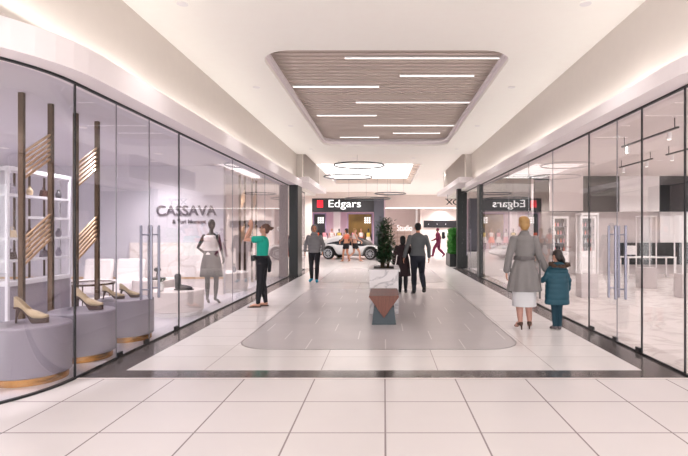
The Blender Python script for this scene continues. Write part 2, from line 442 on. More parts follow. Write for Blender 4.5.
# second stretch and far hall
ZF = 4.5
RX0, RX1, RY0, RY1 = -3.0, 1.68, 22.0, 31.4
struct(MB().holed([(-14, 18.3), (14, 18.3), (14, 52), (-14, 52)], [(RX0, RY0), (RX1, RY0), (RX1, RY1), (RX0, RY1)], ZF, ZF + .06).build('ceiling', M['ceil_far']))
struct(MB().box(RX0, RX1, RY0, RY1, 4.97, 5.05).build('ceiling', M['white']))
m_ = MB(); m_.box(RX0 - .05, RX1 + .05, RY0 - .06, RY0, ZF + .06, 5.0); m_.box(RX0 - .06, RX0, RY0, RY1, ZF + .06, 5.0); m_.box(RX1, RX1 + .06, RY0, RY1, ZF + .06, 5.0)
struct(m_.build('trim_11', M['fascia']))
struct(MB().box(RX0 - .05, RX1 + .05, RY1, RY1 + .06, ZF + .06, 5.0).build('trim_12', M['peach']))
for k in range(8):
    t = thing('ceiling_light_panel', 'one of the bright white light panels between beams in the far ceiling recess', 'light', ((RX0 + RX1) / 2, 22.55 + k * 1.0, 4.72), 0, 'light panels in the far recess')
    h = (RX1 - RX0) / 2; MB().box(-h + .02, h - .3, -.40, .40, 0, .25).build('frame', M['white'], t)
    MB().box(-h + .02, h - .30, -.40, .40, -.01, 0).build('diffuser', M['panel_edge_glow'], t)
m_ = MB()
for k in range(9): m_.box(RX1 - .28, RX1, 22.1 + k * 1.1, 22.4 + k * 1.1, 4.62, 4.97)
struct(m_.build('trim_13', M['peach']))
struct(MB().box(-3.5, 3.5, 18.3, 18.36, 4.37, 4.56).build('trim_14', M['ceil']))

for sg, nm, ye in ((-1, 'left', 23.4), (1, 'right', 25.4)):
    struct(MB().box(sg * 3.0, sg * 3.5, 18.37, ye - .2, 3.5, ZF).build('wall_' + nm, M['wall_up']))
    struct(MB().box(sg * 2.985, sg * 3.0, 18.6, ye - .4, 3.52, ZF - .04).build('trim_15' if sg < 0 else 'trim_16', M['grey_panel']))
    struct(MB().box(sg * 2.7, sg * 3.8, 18.0, ye, 3.30, 3.5).build('trim_17' if sg < 0 else 'trim_18', M['fascia']))
    struct(MB().box(sg * 3.2, sg * 14, 18.3, ye, 3.2, 3.3).build('ceiling', M['ceil']))

# ---- side walls of the mall far hall
struct(MB().box(-14, -13.9, 16.5, 52, 0, 5).build('wall_left', M['far_wall']))
struct(MB().box(13.9, 14, 18.2, 52, 0, 5).build('wall_right', M['far_wall']))

# pillars
def pillar(name, x0, x1, y0, y1, z1, m, label):
    t = thing(name, label, 'pillar', ((x0 + x1) / 2, (y0 + y1) / 2, 0)); hx = abs(x1 - x0) / 2; hy = (y1 - y0) / 2
    MB().box(-hx, hx, -hy, hy, 0, z1).build('cladding', m, t, bevel=.006)
    MB().box(-hx - .01, hx + .01, -hy - .01, hy + .01, 0, .08).build('plinth', M['black'], t)
    return t
pillar('clad_pillar', -3.22, -2.92, 16.95, 17.8, ZG, M['pillar'], 'dark charcoal clad pillar at the far end of left shop window')
pillar('clad_pillar', 3.17, 3.36, 16.65, 17.05, ZG, M['pillar'], 'slim dark pillar at the far end of right shop window')
pillar('clad_pillar', 3.04, 3.34, 20.7, 21.05, 3.3, M['pillar'], 'black pillar beside the hedge planter on the right')

# ------------------------------------------------------------------ glass storefronts
def pane(n, sg, y0, y1, name='window', edge=(True, True), thick=.012, x=G):
    t = bpy.data.objects.new('%s_%d' % (name, n), None); COL.objects.link(t); t.location = (sg * x, y0, 0); t.empty_display_size = .1; struct(t)
    L = y1 - y0
    MB().box(-thick / 2, thick / 2, .006, L - .006, .02, ZG - .02).build('glass', M['glass'], t)
    MB().box(-.012, .012, 0, L, 0, .02).build('bottom_rail', M['gasket'], t)
    MB().box(-.02, .02, 0, L, ZG - .02, ZG).build('top_rail', M['gasket'], t)
    if edge[0]: MB().box(-.009, .009, -.009, .009, .0, ZG).build('mullion', M['gasket'], t)
    if edge[1]: MB().box(-.006, .006, L - .004, L + .004, .02, ZG - .02).build('joint', M['joint'], t)
    return t
def fittings(t, L, at):
    for a in at:
        MB().box(-.016, .016, a, a + .11, .02, .07).build('patch_fitting', M['black'], t, bevel=.003)
def handle(t, y, sg):
    mb = MB()
    for s in (-1, 1):
        mb.tube([(s * .07, y, .62, .018), (s * .07, y, 1.62, .018)], 12)
        for z in (.75, 1.5): mb.tube([(0, y, z, .01), (s * .07, y, z, .01)], 8)
    mb.build('handle', M['steel'], t, smooth=True)
# left: 5.24 | 6.05 door 6.9 door 7.9 | ...
pane(1, -1, 5.24, 6.05, edge=(True, True))
t = pane(1, -1, 6.05, 6.90, 'door', (False, True)); fittings(t, .85, (.02, .71)); handle(t, .76, -1)
t = pane(2, -1, 6.90, 7.90, 'door', (False, False)); fittings(t, 1.0, (.84,)); handle(t, .14, -1)
pane(2, -1, 7.90, 10.7, edge=(True, True)); pane(3, -1, 10.7, 13.6, edge=(False, True)); pane(4, -1, 13.6, 16.95, edge=(False, False))
pane(5, 1, 5.38, 6.28, edge=(True, False))
t = pane(3, 1, 6.28, 6.95, 'door', (True, True)); fittings(t, .67, (.03,)); handle(t, .57, 1)
t = pane(4, 1, 6.95, 7.90, 'door', (False, False)); fittings(t, .95, (.0, .78)); handle(t, .10, 1)
pane(6, 1, 7.90, 9.6, edge=(True, True)); pane(7, 1, 9.6, 11.2, edge=(False, True)); pane(8, 1, 11.2, 13.0, edge=(False, True)); pane(9, 1, 13.0, 16.65, edge=(False, False))
pane(10, -1, 17.8, 20.4, edge=(False, True))
pane(11, 1, 17.05, 18.9, edge=(False, True)); t = pane(5, 1, 18.9, 20.7, 'door', (False, False)); handle(t, .2, 1)
# curved corner glass
def curved(n, sg):
    t = bpy.data.objects.new('window_%d' % n, None); COL.objects.link(t); t.location = (0, 0, 0); struct(t)
    e = 5.235 if sg < 0 else 5.375
    def pth(off):
        P = mir(plan(off, e, 9.4), sg); return P
    a = pth(.006); b = pth(-.006)
    MB().prism(a + b[::-1], .02, ZG - .01).build('glass', M['glass'], t, smooth=True)
    a = pth(.02); b = pth(-.02)
    MB().prism(a + b[::-1], 0, .02).build('bottom_rail', M['gasket'], t)
    MB().prism(a + b[::-1], ZG - .02, ZG + .0).build('top_rail', M['gasket'], t)
curved(12, -1); curved(13, 1)

# ------------------------------------------------------------------ left boutique shell
def shopfloor(sg, m, y_end, far):
    P = mir(plan(-.02, y_end, far), sg); poly = P + [(sg * far, y_end)]
    return poly
struct(MB().prism(shopfloor(-1, None, 16.9, 9.4), -.1, .004).build('floor', M['shop_floor']))
struct(MB().prism(mir(plan(-.1, 16.9, 9.4), -1) + [(-9.4, 16.9)], ZG + .02, ZG + .1).build('ceiling', M['shop_ceil']))
struct(MB().box(-9.5, -9.4, 3.7, 16.9, 0, 3.3).build('wall_left', M['shop_wall']))
struct(MB().box(-9.4, -3.9, 12.15, 12.3, 0, ZG + .02).build('wall_back', M['shop_wall']))
struct(MB().box(-9.4, -3.26, 16.9, 17.0, 0, ZG + .02).build('wall_back', M['far_wall']))
mp_ = MB().box(-6.15, -3.9, 12.08, 12.15, .44, 1.27)
struct(mp_.build('trim_19', M['marble_panel']))
struct(MB().box(-9.4, -3.9, 12.09, 12.15, .39, .44).build('trim_20', M['brass_slat']))
struct(MB().box(-9.4, -3.9, 12.10, 12.15, 0.004, .39).build('baseboard_back', M['ped_white']))
# Cassava sign
t = thing('shop_sign', 'grey raised CASSAVA letters on the boutique back wall', 'sign', (-4.8, 12.15, 1.9))
text_mesh('large_letters', 'CASSAVA', M['letters_grey'], t, -.72, .73, .03, 0, .24, .03, bold=.012)
text_mesh('small_letters', '& Yuri Moment', M['letters_grey'], t, -.34, .48, -.17, 0, .10, .02, bold=.01)

# shelving unit
t = thing('shelving_unit', 'white tall shelving unit with brown uprights behind the brass screens', 'shelving', (-5.02, 7.35, 0.004))
mb = MB(); [mb.box(xx, xx + .04, yy, yy + .04, 0, 2.42) for xx in (-.2, -.04) for yy in (-.68, .64)]; mb.box(-.20, 0, -.64, .64, 2.36, 2.42)
mb.build('frame', M['shelf_white'], t, bevel=.004)
MB().box(-.20, -.0, -.64, .64, .0, .80).build('cabinet', M['ped'], t)
MB().box(-.20, .01, -.64, .64, .80, .86).build('counter', M['shelf_white'], t)
for z in (1.12, 1.42, 1.72, 2.02):
    MB().box(-.19, -.01, -.64 + (.35 if z in (1.72,) else 0), .64, z, z + .035).build('shelf', M['shelf_white'], t)
for y in (-.3, .0, .32): MB().box(-.20, -.185, y - .015, y + .015, .86, 2.36).build('upright', M['brass_dark'], t)
si = 0
cols = ['beige_shoe', 'brown_sole', 'leather', 'letters_grey', 'ped']
for z in (1.155, 1.455, 2.055):
    for y in (-.48, -.14, .16, .5):
        si += 1
        q = thing('handbag' if si % 2 else 'display_vase', ('%s on the %s shelf of the white unit, %s' % ('small handbag' if si % 2 else 'small vase', {1.155: 'lowest', 1.455: 'middle', 2.055: 'top'}[z], {-.48: 'nearest end', -.14: 'second from the near end', .16: 'third from the near end', .5: 'farthest end'}[y])), 'handbag' if si % 2 else 'vase', (-5.11, 7.35 + y, z + .006), 0, 'goods on the white shelving unit')
        m = M[cols[si % 5]]
        if si % 2:
            MB().rings([[(-.03, -.07, 0), (.03, -.07, 0), (.03, .07, 0), (-.03, .07, 0)], [(-.02, -.055, .1), (.02, -.055, .1), (.02, .055, .1), (-.02, .055, .1)]]).build('bag_body', m, q, bevel=.008)
            MB().tube([(0, -.035, .1, .005), (0, -.03, .14, .005), (0, .03, .14, .005), (0, .035, .1, .005)], 8).build('bag_handle', m, q, smooth=True)
        else:
            MB().lathe([(.03, 0), (.045, .04), (.04, .08), (.018, .11), (.022, .13)], n=16).build('vase_body', m, q, smooth=True)

# brass screens
def make_screen(loc, label):
    t = thing('brass_screen', label, 'screen', loc, 0, 'brass slatted screens in the boutique window')
    for y in (-.25, .25): MB().box(-.030, .030, y - .022, y + .022, 0, ZG + .012).build('post', M['brass_dark'], t, bevel=.004)
    for z0 in (1.14, 2.13):
        for k in range(6):
            z = z0 + k * .06
            MB().add([(-.012, -.228, z), (.012, -.228, z), (.012, .228, z + .29), (-.012, .228, z + .29), (-.012, -.228, z + .024), (.012, -.228, z + .024), (.012, .228, z + .314), (-.012, .228, z + .314)],
                     [(0, 3, 2, 1), (4, 5, 6, 7), (0, 1, 5, 4), (1, 2, 6, 5), (2, 3, 7, 6), (3, 0, 4, 7)]).build('slat', M['brass_slat'], t)
    return t
s0 = make_screen((-4.13, 5.95, .005), 'tall brass screen with slanted slats behind the nearest heel')
dup(s0, (-4.13, 6.95, .005), 0, 'tall brass screen with slanted slats behind the second heel')
dup(s0, (-4.13, 4.95, .005), 0, 'brass screen cut by the left edge of the photo')
dup(s0, (-4.05, 14.3, .005), 0, 'brass screen deep in the boutique, past the mannequin')
dup(s0, (-4.0, 15.4, .005), 0, 'farthest brass screen deep in the boutique near the dark pillar')

# pedestals
def pedestal(x, y, label, r=.365, h=.58, m='ped', group='round display pedestals in the window'):
    t = thing('round_pedestal', label, 'pedestal', (x, y, .005), 0, group)
    MB().lathe([(r - .03, 0), (r - .03, .075)], n=56).build('plinth', M['gold_base'] if m == 'ped' else M['white'], t, smooth=True)
    MB().lathe([(r - .012, .075), (r, .085), (r, h - .012), (r - .012, h)], n=64).build('drum', M[m], t, smooth=True)
    return t
pedestal(-3.70, 5.25, 'nearest lavender round pedestal with gold base, cut by the left edge')
pedestal(-3.70, 6.13, 'lavender round pedestal with gold base, second from the left edge')
pedestal(-3.71, 7.2, 'lavender round pedestal with gold base behind the glass door')
pedestal(-3.86, 9.35, 'wide low cream ribbed round pedestal carrying a dark ankle boot', .47, .45, 'ped_white')
pedestal(-4.62, 10.1, 'taller cream ribbed round pedestal behind the boot pedestal', .42, .58, 'ped_white')
pedestal(-4.15, 13.05, 'low cream round pedestal far in the boutique past the mannequin', .6, .48, 'ped_white')

# heel shoes
def smooth(a, b, x):
    t = max(0, min(1, (x - a) / (b - a))); return t * t * (3 - 2 * t)
def make_heel(loc, rz, label, S=1.0, group='beige platform heels on the pedestals'):
    t = thing('high_heel_shoe', label, 'shoe', loc, rz, group); t.scale = (S * 1.1, S, S * 1.18)
    L = .33; N = 26; K = 16
    def zb(u): return .038 + .105 * (1 - smooth(.12, .62, u)) + .008 * smooth(.85, 1, u)
    def ht(u): return (.095 * (1 - smooth(0, .3, u)) + .055 * smooth(.05, .3, u)) + .018 * math.exp(-((u - .58) / .12) ** 2) - .028 * smooth(.7, 1, u)
    def w(u):
        if u < .1: return .014 + .018 * math.sin(u / .1 * PI / 2)
        if u > .72: return .044 * math.sqrt(max(.03, 1 - ((u - .72) / .285) ** 2))
        return .032 + .012 * smooth(.3, .7, u)
    rows = []
    for i in range(N + 1):
        u = i / N; B = zb(u); H = ht(u); W = w(u); c = smooth(.40, .56, u); row = []
        for j in range(K + 1):
            a = (j / K) * 2 - 1; s = 1 if a >= 0 else -1; q = abs(a)
            xo = W * math.sin(min(q * 2.2, 1) * PI / 2) * (1 - .12 * q); zo = B + H * max(0, (q - .3) / .7) ** .9
            xc = W * math.sin(q * PI) ** .8 if q < 1 else 0; zc = B + H * (1 - math.cos(q * PI)) / 2
            row.append((s * (xo * (1 - c) + xc * c), (u - .5) * L, zo * (1 - c) + zc * c))
        rows.append(row)
    vs = [p for r in rows for p in r]; fs = []
    for i in range(N):
        for j in range(K): a = i * (K + 1) + j; fs.append((a, a + 1, a + K + 2, a + K + 1))
    def md(o):
        s = o.modifiers.new('s', 'SOLIDIFY'); s.thickness = .004; s.offset = 0
    MB().add(vs, fs).build('upper', M['beige_shoe'], t, smooth=True, mods=md, auto=False)
    sm = MB(); rr = []
    for i in range(N + 1):
        u = i / N; B = zb(u); W = w(u) * 1.04; th = .014 + .030 * smooth(.42, .62, u) ; lo = max(0.0, B - th)
        rr.append([(-W, (u - .5) * L * 1.02, lo), (W, (u - .5) * L * 1.02, lo), (W, (u - .5) * L * 1.02, B + .003), (-W, (u - .5) * L * 1.02, B + .003)])
    sm.rings(rr); sm.build('sole', M['brown_sole'], t, smooth=True)
    MB().tube([(0, -.5 * L + .012, 0.0, .009), (0, -.5 * L + .016, .05, .010), (0, -.5 * L + .03, .105, .020), (0, -.5 * L + .045, .13, .026)], 12, round_end=False).build('stiletto', M['brown_sole'], t, smooth=True)
    return t
h0 = make_heel((-3.70, 5.25, .586), -PI / 2 + .12, 'beige platform high heel on the nearest pedestal')
dup(h0, (-3.62, 6.13, .586), -PI / 2 + .1, 'beige platform high heel on the second pedestal')
dup(h0, (-3.84, 7.10, .586), -PI / 2 + .3, 'beige high heel standing behind its twin on the third pedestal', scale=.85)
dup(h0, (-3.70, 7.28, .586), -PI / 2 + .1, 'front beige high heel of the pair on the third pedestal', scale=.85)

# ankle boot, vase, small sculpture
def ankle_boot(loc, rz, label, m):
    t = thing('ankle_boot', label, 'boot', loc, rz)
    b = MB(); b.tube([(0, -.05, .04, .05, .055), (0, -.05, .14, .05, .055), (0, -.055, .27, .058, .062)], 16)
    b.tube([(0, -.06, .05, .045, .045), (0, .05, .055, .05, .04), (0, .16, .04, .048, .03), (0, .2, .035, .03, .02)], 14)
    b.remesh('boot_upper', m, t, .009, 3)
    MB().prism([(-.045, -.11), (.045, -.11), (.052, .05), (.05, .17), (0, .235), (-.05, .17), (-.052, .05)], 0, .022).build('boot_sole', M['black'], t, bevel=.004)
ankle_boot((-3.78, 9.3, .457), -PI / 2 + .1, 'dark grey ankle boot on the low cream pedestal', M['leather'])
t = thing('patterned_vase', 'small white vase with green leaves beside the ankle boot', 'vase', (-4.08, 9.15, .457))
MB().lathe([(.04, 0), (.06, .05), (.05, .11), (.025, .14), (.03, .16)], n=20).build('vase_body', M['white'], t, smooth=True)
b = MB()
for k in range(14):
    a = k * 2.4; r = .05 + .02 * (k % 3); b.add([(0, 0, .15), (r * math.cos(a) + .015 * math.sin(a), r * math.sin(a) - .015 * math.cos(a), .2), (r * 1.5 * math.cos(a), r * 1.5 * math.sin(a), .24), (r * math.cos(a) - .015 * math.sin(a), r * math.sin(a) + .015 * math.cos(a), .2)], [(0, 1, 2, 3)])
b.build('leaves', M['leaf'], t)
t = thing('sculpture', 'small dark tray sculpture with a knob on the taller cream pedestal', 'ornament', (-4.55, 10.0, .587))
MB().lathe([(.15, 0), (.17, .015), (.17, .03), (.15, .03)], n=32).build('tray', M['black'], t, smooth=True)
b = MB(); b.tube([(0, 0, .03, .012), (0, .01, .1, .012), (.02, 0, .15, .012)], 10); b.ell((.02, 0, .19), (.07, .07, .045)); b.build('knob', M['leather'], t, smooth=True)
for k, (dx, dy) in enumerate(((-.2, -.3), (.05, -.4), (.3, -.2))):
    q = thing('glass_bottle', 'small bottle on the far low cream pedestal, %s' % ('left one', 'middle one', 'right one')[k], 'bottle', (-4.15 + dx, 13.05 + dy, .487), 0, 'bottles on the far pedestal')
    MB().lathe([(.045, 0), (.05, .02), (.05, .12), (.018, .16), (.018, .2)], n=16).build('bottle_body', M['steel'], q, smooth=True)
    MB().lathe([(.02, .2), (.02, .225)], n=12).build('cap', M['black'], q, smooth=True)

# armchairs + table + pouf
def armchair(loc, label, rz=0):
    t = thing('lounge_chair', label, 'chair', loc, rz, 'white lounge chairs by the boutique wall')
    MB().box(-.33, .33, -.34, .3, .16, .44).build('seat', M['sofa'], t, bevel=.05, smooth=True)
    b = MB(); b.add([(-.33, .2, .3), (.33, .2, .3), (.33, .34, .3), (-.33, .34, .3), (-.33, .30, .90), (.33, .30, .90), (.33, .42, .90), (-.33, .42, .90)], [(0, 3, 2, 1), (4, 5, 6, 7), (0, 1, 5, 4), (1, 2, 6, 5), (2, 3, 7, 6), (3, 0, 4, 7)])
    b.build('backrest', M['sofa'], t, bevel=.05, smooth=True)
    for x in (-.28, .28):
        for y in (-.28, .26): MB().tube([(x, y, 0, .012), (x, y, .17, .016)], 8, round_end=False).build('leg', M['brass'], t)
armchair((-6.62, 11.3, .005), 'white lounge chair by the boutique wall, left of the two')
armchair((-5.88, 11.3, .005), 'white lounge chair by the boutique wall, right of the two')
t = thing('round_table', 'round glass topped table with thin metal rim before the white chairs', 'table', (-5.3, 9.0, .005))
MB().lathe([(.40, .60), (.40, .612)], n=40).build('tabletop', M['glass_clear'], t, smooth=True)
b = MB(); n = 40
b.rings([[(.41 * math.cos(2 * PI * j / n), .41 * math.sin(2 * PI * j / n), z) for j in range(n)] for z in (.585, .62)], cap=False)
def md(o): s = o.modifiers.new('s', 'SOLIDIFY'); s.thickness = .012
b.build('rim', M['brass_dark'], t, smooth=True, mods=md)
for k in range(3):
    a = k * 2.1 + .3; MB().tube([(.38 * math.cos(a), .38 * math.sin(a), 0, .012), (.38 * math.cos(a), .38 * math.sin(a), .59, .012)], 8, round_end=False).build('leg', M['brass_dark'], t)
b = MB(); b.lathe([(.20, 0.02), (.29, .06), (.31, .22), (.28, .38), (.18, .43), (.02, .44)], n=32)
for v in b.v: v += Vector((random.uniform(-1, 1), random.uniform(-1, 1), random.uniform(0, 1))) * .012
tag(b.build('fluffy_pouf', M['sofa'], None, smooth=True, loc=(-4.72, 8.4, .0)), 'white fluffy pouf between the brass screens and glass table', 'pouf')

# ------------------------------------------------------------------ right shop
struct(MB().prism(mir(plan(-.02, 18.2, 12.6), 1) + [(12.6, 18.2)], -.1, .004).build('floor', M['rshop_floor']))
struct(MB().prism(mir(plan(-.1, 18.2, 12.6), 1) + [(12.6, 18.2)], 3.5, 3.56).build('ceiling', M['rshop_ceil']))
struct(MB().box(G + .1, G + .16, 5.2, 17.0, ZG, 3.5).build('trim_21', M['rshop_ceil']))
struct(MB().box(12.6, 12.7, 3.7, 18.3, 0, 3.6).build('wall_right', M['rshop_wall']))
struct(MB().box(5.0, 12.6, 18.0, 18.15, 0, 3.5).build('wall_back', M['rshop_wall']))
struct(MB().box(3.36, 5.1, 17.05, 17.15, 0, 3.5).build('wall_back', M['rshop_wall']))
struct(MB().box(5.0, 5.1, 17.15, 18.0, 0, 3.5).build('wall_back', M['rshop_wall']))
struct(MB().box(5.3, 8.35, 17.75, 18.0, 2.24, 3.5).build('trim_22', M['charcoal']))
struct(MB().box(8.35, 9.75, 17.7, 18.0, 2.24, 3.5).build('trim_23', M['white']))
struct(MB().box(9.75, 12.6, 17.75, 18.0, 2.24, 3.5).build('trim_24', M['charcoal']))
struct(MB().box(9.9, 10.95, 17.92, 18.0, 1.14, 2.24).build('trim_25', M['white']))
struct(MB().box(8.45, 12.6, 17.9, 18.0, .35, 1.13).build('trim_26', M['charcoal']))
struct(MB().box(3.4, 5.0, 16.98, 17.05, 2.24, 3.45).build('trim_30', M['charcoal']))
struct(MB().box(5.38, 6.45, 16.2, 16.26, 2.20, 3.5).build('trim_27', M['rshop_ceil']))
# pale hanging panel is part of the ceiling trim above. dark second unit on the right
struct(MB().box(3.26, 6.5, 20.75, 20.85, 0, 3.2).build('wall_back', M['charcoal']))
struct(MB().box(5.2, 5.3, 17.2, 20.75, 0, 3.2).build('wall_right', M['charcoal']))
struct(MB().box(G, 5.3, 17.15, 20.75, -.1, .004).build('floor', M['rshop_floor']))
struct(MB().box(-6, -G, 17.8, 21, -.1, .004).build('floor', M['rshop_floor']))
struct(MB().box(-6, -5.9, 17.0, 20.4, 0, 3.2).build('wall_left', M['far_wall']))
struct(MB().box(-14, -G, 16.96, 21.0, -.1, .001).build('floor', M['floor_main']))
struct(MB().box(5.3, 14, 18.2, 21.0, -.1, .001).build('floor', M['floor_main']))

def tower(x, y, label):
    t = thing('display_tower', label, 'display stand', (x, y, .005), 0, 'white display towers in the right shop')
    MB().box(-.20, .20, -.18, .18, 0, .55).build('plinth', M['rshop_wall'], t, bevel=.006)
    b = MB()
    for sx in (-.185, .185):
        for sy in (-.165, .165): b.box(sx - .012, sx + .012, sy - .012, sy + .012, .55, 1.92)
    b.box(-.20, .20, -.18, .18, 1.92, 1.96)
    b.build('frame', M['white'], t)
    MB().box(-.17, .17, -.003, .003, .56, 1.91).build('glass_panel', M['glass_clear'], t)
    return t
tower(7.13, 13.6, 'white framed display tower seen right of the door handles')
tower(4.75, 11.7, 'white framed display tower seen just right of the child')
tower(7.05, 11.65, 'white framed display tower at the right edge of the photo')

t = thing('counter_desk', 'white framed desk with thin legs at the back of the right shop', 'desk', (8.75, 16.6, .005))
MB().box(-.8, .8, -.3, .3, .66, .70).build('desktop', M['white'], t, bevel=.004)
for x in (-.77, .77):
    for y in (-.27, .27): MB().box(x - .02, x + .02, y - .02, y + .02, 0, .66).build('leg', M['white'], t)
t = thing('monitor', 'white monitor standing on the left end of the desk', 'monitor', (8.2, 16.6, .706))
MB().box(-.18, .18, -.015, .015, .06, .36).build('screen', M['white'], t, bevel=.006)
MB().box(-.02, .02, -.0, .03, .01, .1).build('stand', M['steel'], t); MB().box(-.09, .09, -.07, .07, 0, .01).build('foot', M['steel'], t)
t = thing('laptop', 'open laptop on the right part of the white desk', 'laptop', (9.2, 16.55, .706))
MB().box(-.17, .17, -.12, .12, 0, .015).build('keyboard', M['steel'], t); MB().box(-.17, .17, .11, .12, .015, .22).build('screen', M['black'], t)

def cabinet(x, y, label):
    t = thing('display_cabinet', label, 'cabinet', (x, y, .005), 0, 'white framed cabinets in the right shop')
    MB().box(-.27, .27, -.15, .15, 0, .85).build('base', M['white'], t, bevel=.005)
    b = MB(); b.box(-.27, -.21, -.15, .15, .85, 2.05); b.box(.21, .27, -.15, .15, .85, 2.05); b.box(-.21, .21, -.15, .15, 1.98, 2.05); b.build('frame', M['white'], t)
    MB().box(-.21, .21, .12, .15, .85, 1.98).build('back_panel', M['charcoal'], t)
    for z in (1.12, 1.4, 1.68): MB().box(-.21, .21, -.12, .12, z, z + .02).build('shelf', M['steel'], t)
    for k, z in enumerate((.85, 1.14, 1.42, 1.70)):
        for j in range(4):
            q = thing('perfume_bottle', 'tiny bottle in the %s' % label, 'bottle', (x - .15 + j * .1, y - .02, z + .006), 0, 'bottles in the ' + label)
            MB().lathe([(.025, 0), (.025, .1), (.01, .12), (.01, .15)], n=10).build('bottle_body', M[('pink', 'steel', 'white', 'coral')[(k + j) % 4]], q, smooth=True)
cabinet(6.1, 17.4, 'white framed cabinet behind the child')
cabinet(7.05, 17.4, 'white framed cabinet just left of the door frame')

def track(x, y0, y1, label):
    t = thing('track_light', label, 'light', (x, y0, 3.30))
    L = y1 - y0
    MB().box(-.02, .02, 0, L, 0, .03).build('rail', M['black'], t)
    for y in (.1, L - .1): MB().box(-.006, .006, y - .006, y + .006, .03, .2).build('hanger', M['black'], t)
    for y in (.25, L - .25):
        h = MB().tube([(0, y, -.02, .03), (0, y + .02, -.14, .04)], 14, round_end=False).build('spot_head', M['white'], t, smooth=True)
        MB().lathe([(.03, 0), (.03, .008)], (0, y + .021, -.152), 14).build('lens', M['led'], h)
track(6.55, 12.2, 13.9, 'black track light with two spots over the display tower')
track(6.55, 9.9, 11.6, 'nearer black track light with two spots, cut by right edge')
track(5.0, 8.5, 10.5, 'black track light with two spots above the shop entrance')

# ------------------------------------------------------------------ bench & planter
t = thing('wooden_bench', 'walnut wooden bench with triangular end on slate base', 'bench', (0, 8.75, 0))
b = MB()
sec = lambda y: [(-.25, y, .47), (0, y, .12), (.25, y, .47), (.24, y, .485), (-.24, y, .485)]
b.rings([sec(-.55), sec(.54)]); b.build('seat', M['wood'], t, bevel=.003)
b = MB(); b.rings([[(-.2, -.50, 0), (.2, -.50, 0), (.2, .50, 0), (-.2, .50, 0)], [(-.165, -.50, .30), (.165, -.50, .30), (.165, .50, .30), (-.165, .50, .30)]])
b.build('base', M['slate'], t, bevel=.004)
t = thing('marble_planter', 'white marble planter block behind the wooden bench', 'planter', (0, 9.98, 0))
MB().box(-.27, .27, -.66, .62, 0, .79).build('body', M['marble'], t, bevel=.004)
MB().holed(rrect(-.30, .30, -.68, .66, .01, 2), rrect(-.2, .2, -.45, .45, .02, 2), .79, .83).build('rim', M['marble'], t)
MB().box(-.2, .2, -.45, .45, .792, .815).build('soil', M['soil'], t)
def leafy(b, c, L, W, dirv, rollv):
    d = Vector(dirv).normalized(); s = d.cross(Vector(rollv)); 
    if s.length < .01: s = Vector((1, 0, 0))
    s.normalize(); n = s.cross(d); c = Vector(c)
    b.add([c, c + d * L * .35 + s * W - n * W * .3, c + d * L * .75 + s * W * .7 - n * W * .2, c + d * L - n * W * .8, c + d * L * .75 - s * W * .7 - n * W * .2, c + d * L * .35 - s * W - n * W * .3, c + d * L * .5],
          [(0, 1, 6), (1, 2, 6), (2, 3, 6), (3, 4, 6), (4, 5, 6), (5, 0, 6)])
t = thing('potted_shrub', 'dark green leafy shrub growing from the marble planter', 'plant', (.02, 10.0, .815))
bs = MB(); bl = MB()
for k in range(26):
    a = random.uniform(0, 2 * PI); h = random.uniform(.45, 1.0) if k > 6 else random.uniform(.85, 1.02); sp_ = random.uniform(.05, .2) * (1.25 - h * .6)
    top = Vector((sp_ * math.cos(a), sp_ * math.sin(a) * 1.3, h)); base = Vector((.08 * math.cos(a), .1 * math.sin(a), 0))
    bs.tube([(*base, .007), (*((base + top) / 2 + Vector((0, 0, .05))), .005), (*top, .003)], 6)
    for j in range(70):
        u = random.uniform(.12, 1.0); p = base.lerp(top, u); aa = random.uniform(0, 2 * PI)
        r = .07 * (1.15 - .55 * u)
        dv = Vector((math.cos(aa), math.sin(aa), random.uniform(-.2, .9)))
        leafy(bl, p + dv * r * random.uniform(.1, 1.1), random.uniform(.055, .10), random.uniform(.013, .022), dv, (0, 0, 1))
bs.build('stems', M['stem'], t, smooth=True); bl.build('foliage', M['leaf'], t)
# white flowers at the foot of shrub, seen in photo behind
# hedge in a dark box
t = thing('hedge_planter', 'charcoal box planter beside the black pillar on the right', 'planter', (3.05, 22.2, 0))
MB().holed(rrect(-.2, .35, -.6, .9, .02, 2), rrect(-.16, .31, -.56, .86, .02, 2), 0, .55).build('box', M['pillar'], t)
MB().box(-.16, .31, -.56, .86, 0.02, .5).build('soil', M['soil'], t)
t = thing('box_hedge', 'clipped bright green hedge growing in the charcoal planter', 'plant', (3.12, 22.35, .5))
bl = MB()
for k in range(2600):
    p = Vector((random.uniform(-.2, .2), random.uniform(-.66, .66), random.uniform(0, 1.12)))
    f = random.choice((0, 1, 2));
    if f == 0: p.x = random.choice((-.2, .2))
    elif f == 1: p.y = random.choice((-.66, .66))
    elif random.random() < .4: p.z = 1.12
    k_ = 1 - .25 * smooth(.7, 1.12, p.z); p.x *= k_
    dv = Vector((random.uniform(-1, 1), random.uniform(-1, 1), random.uniform(-.3, 1)))
    leafy(bl, p, .09, .03, dv, (0, 0, 1))
bl.box(-.15, .15, -.6, .6, .04, 1.05); bl.build('foliage', M['leaf2'], t)
MB().tube([(0, 0, 0, .03), (0, 0, .6, .02)], 8).build('trunk', M['stem'], t)

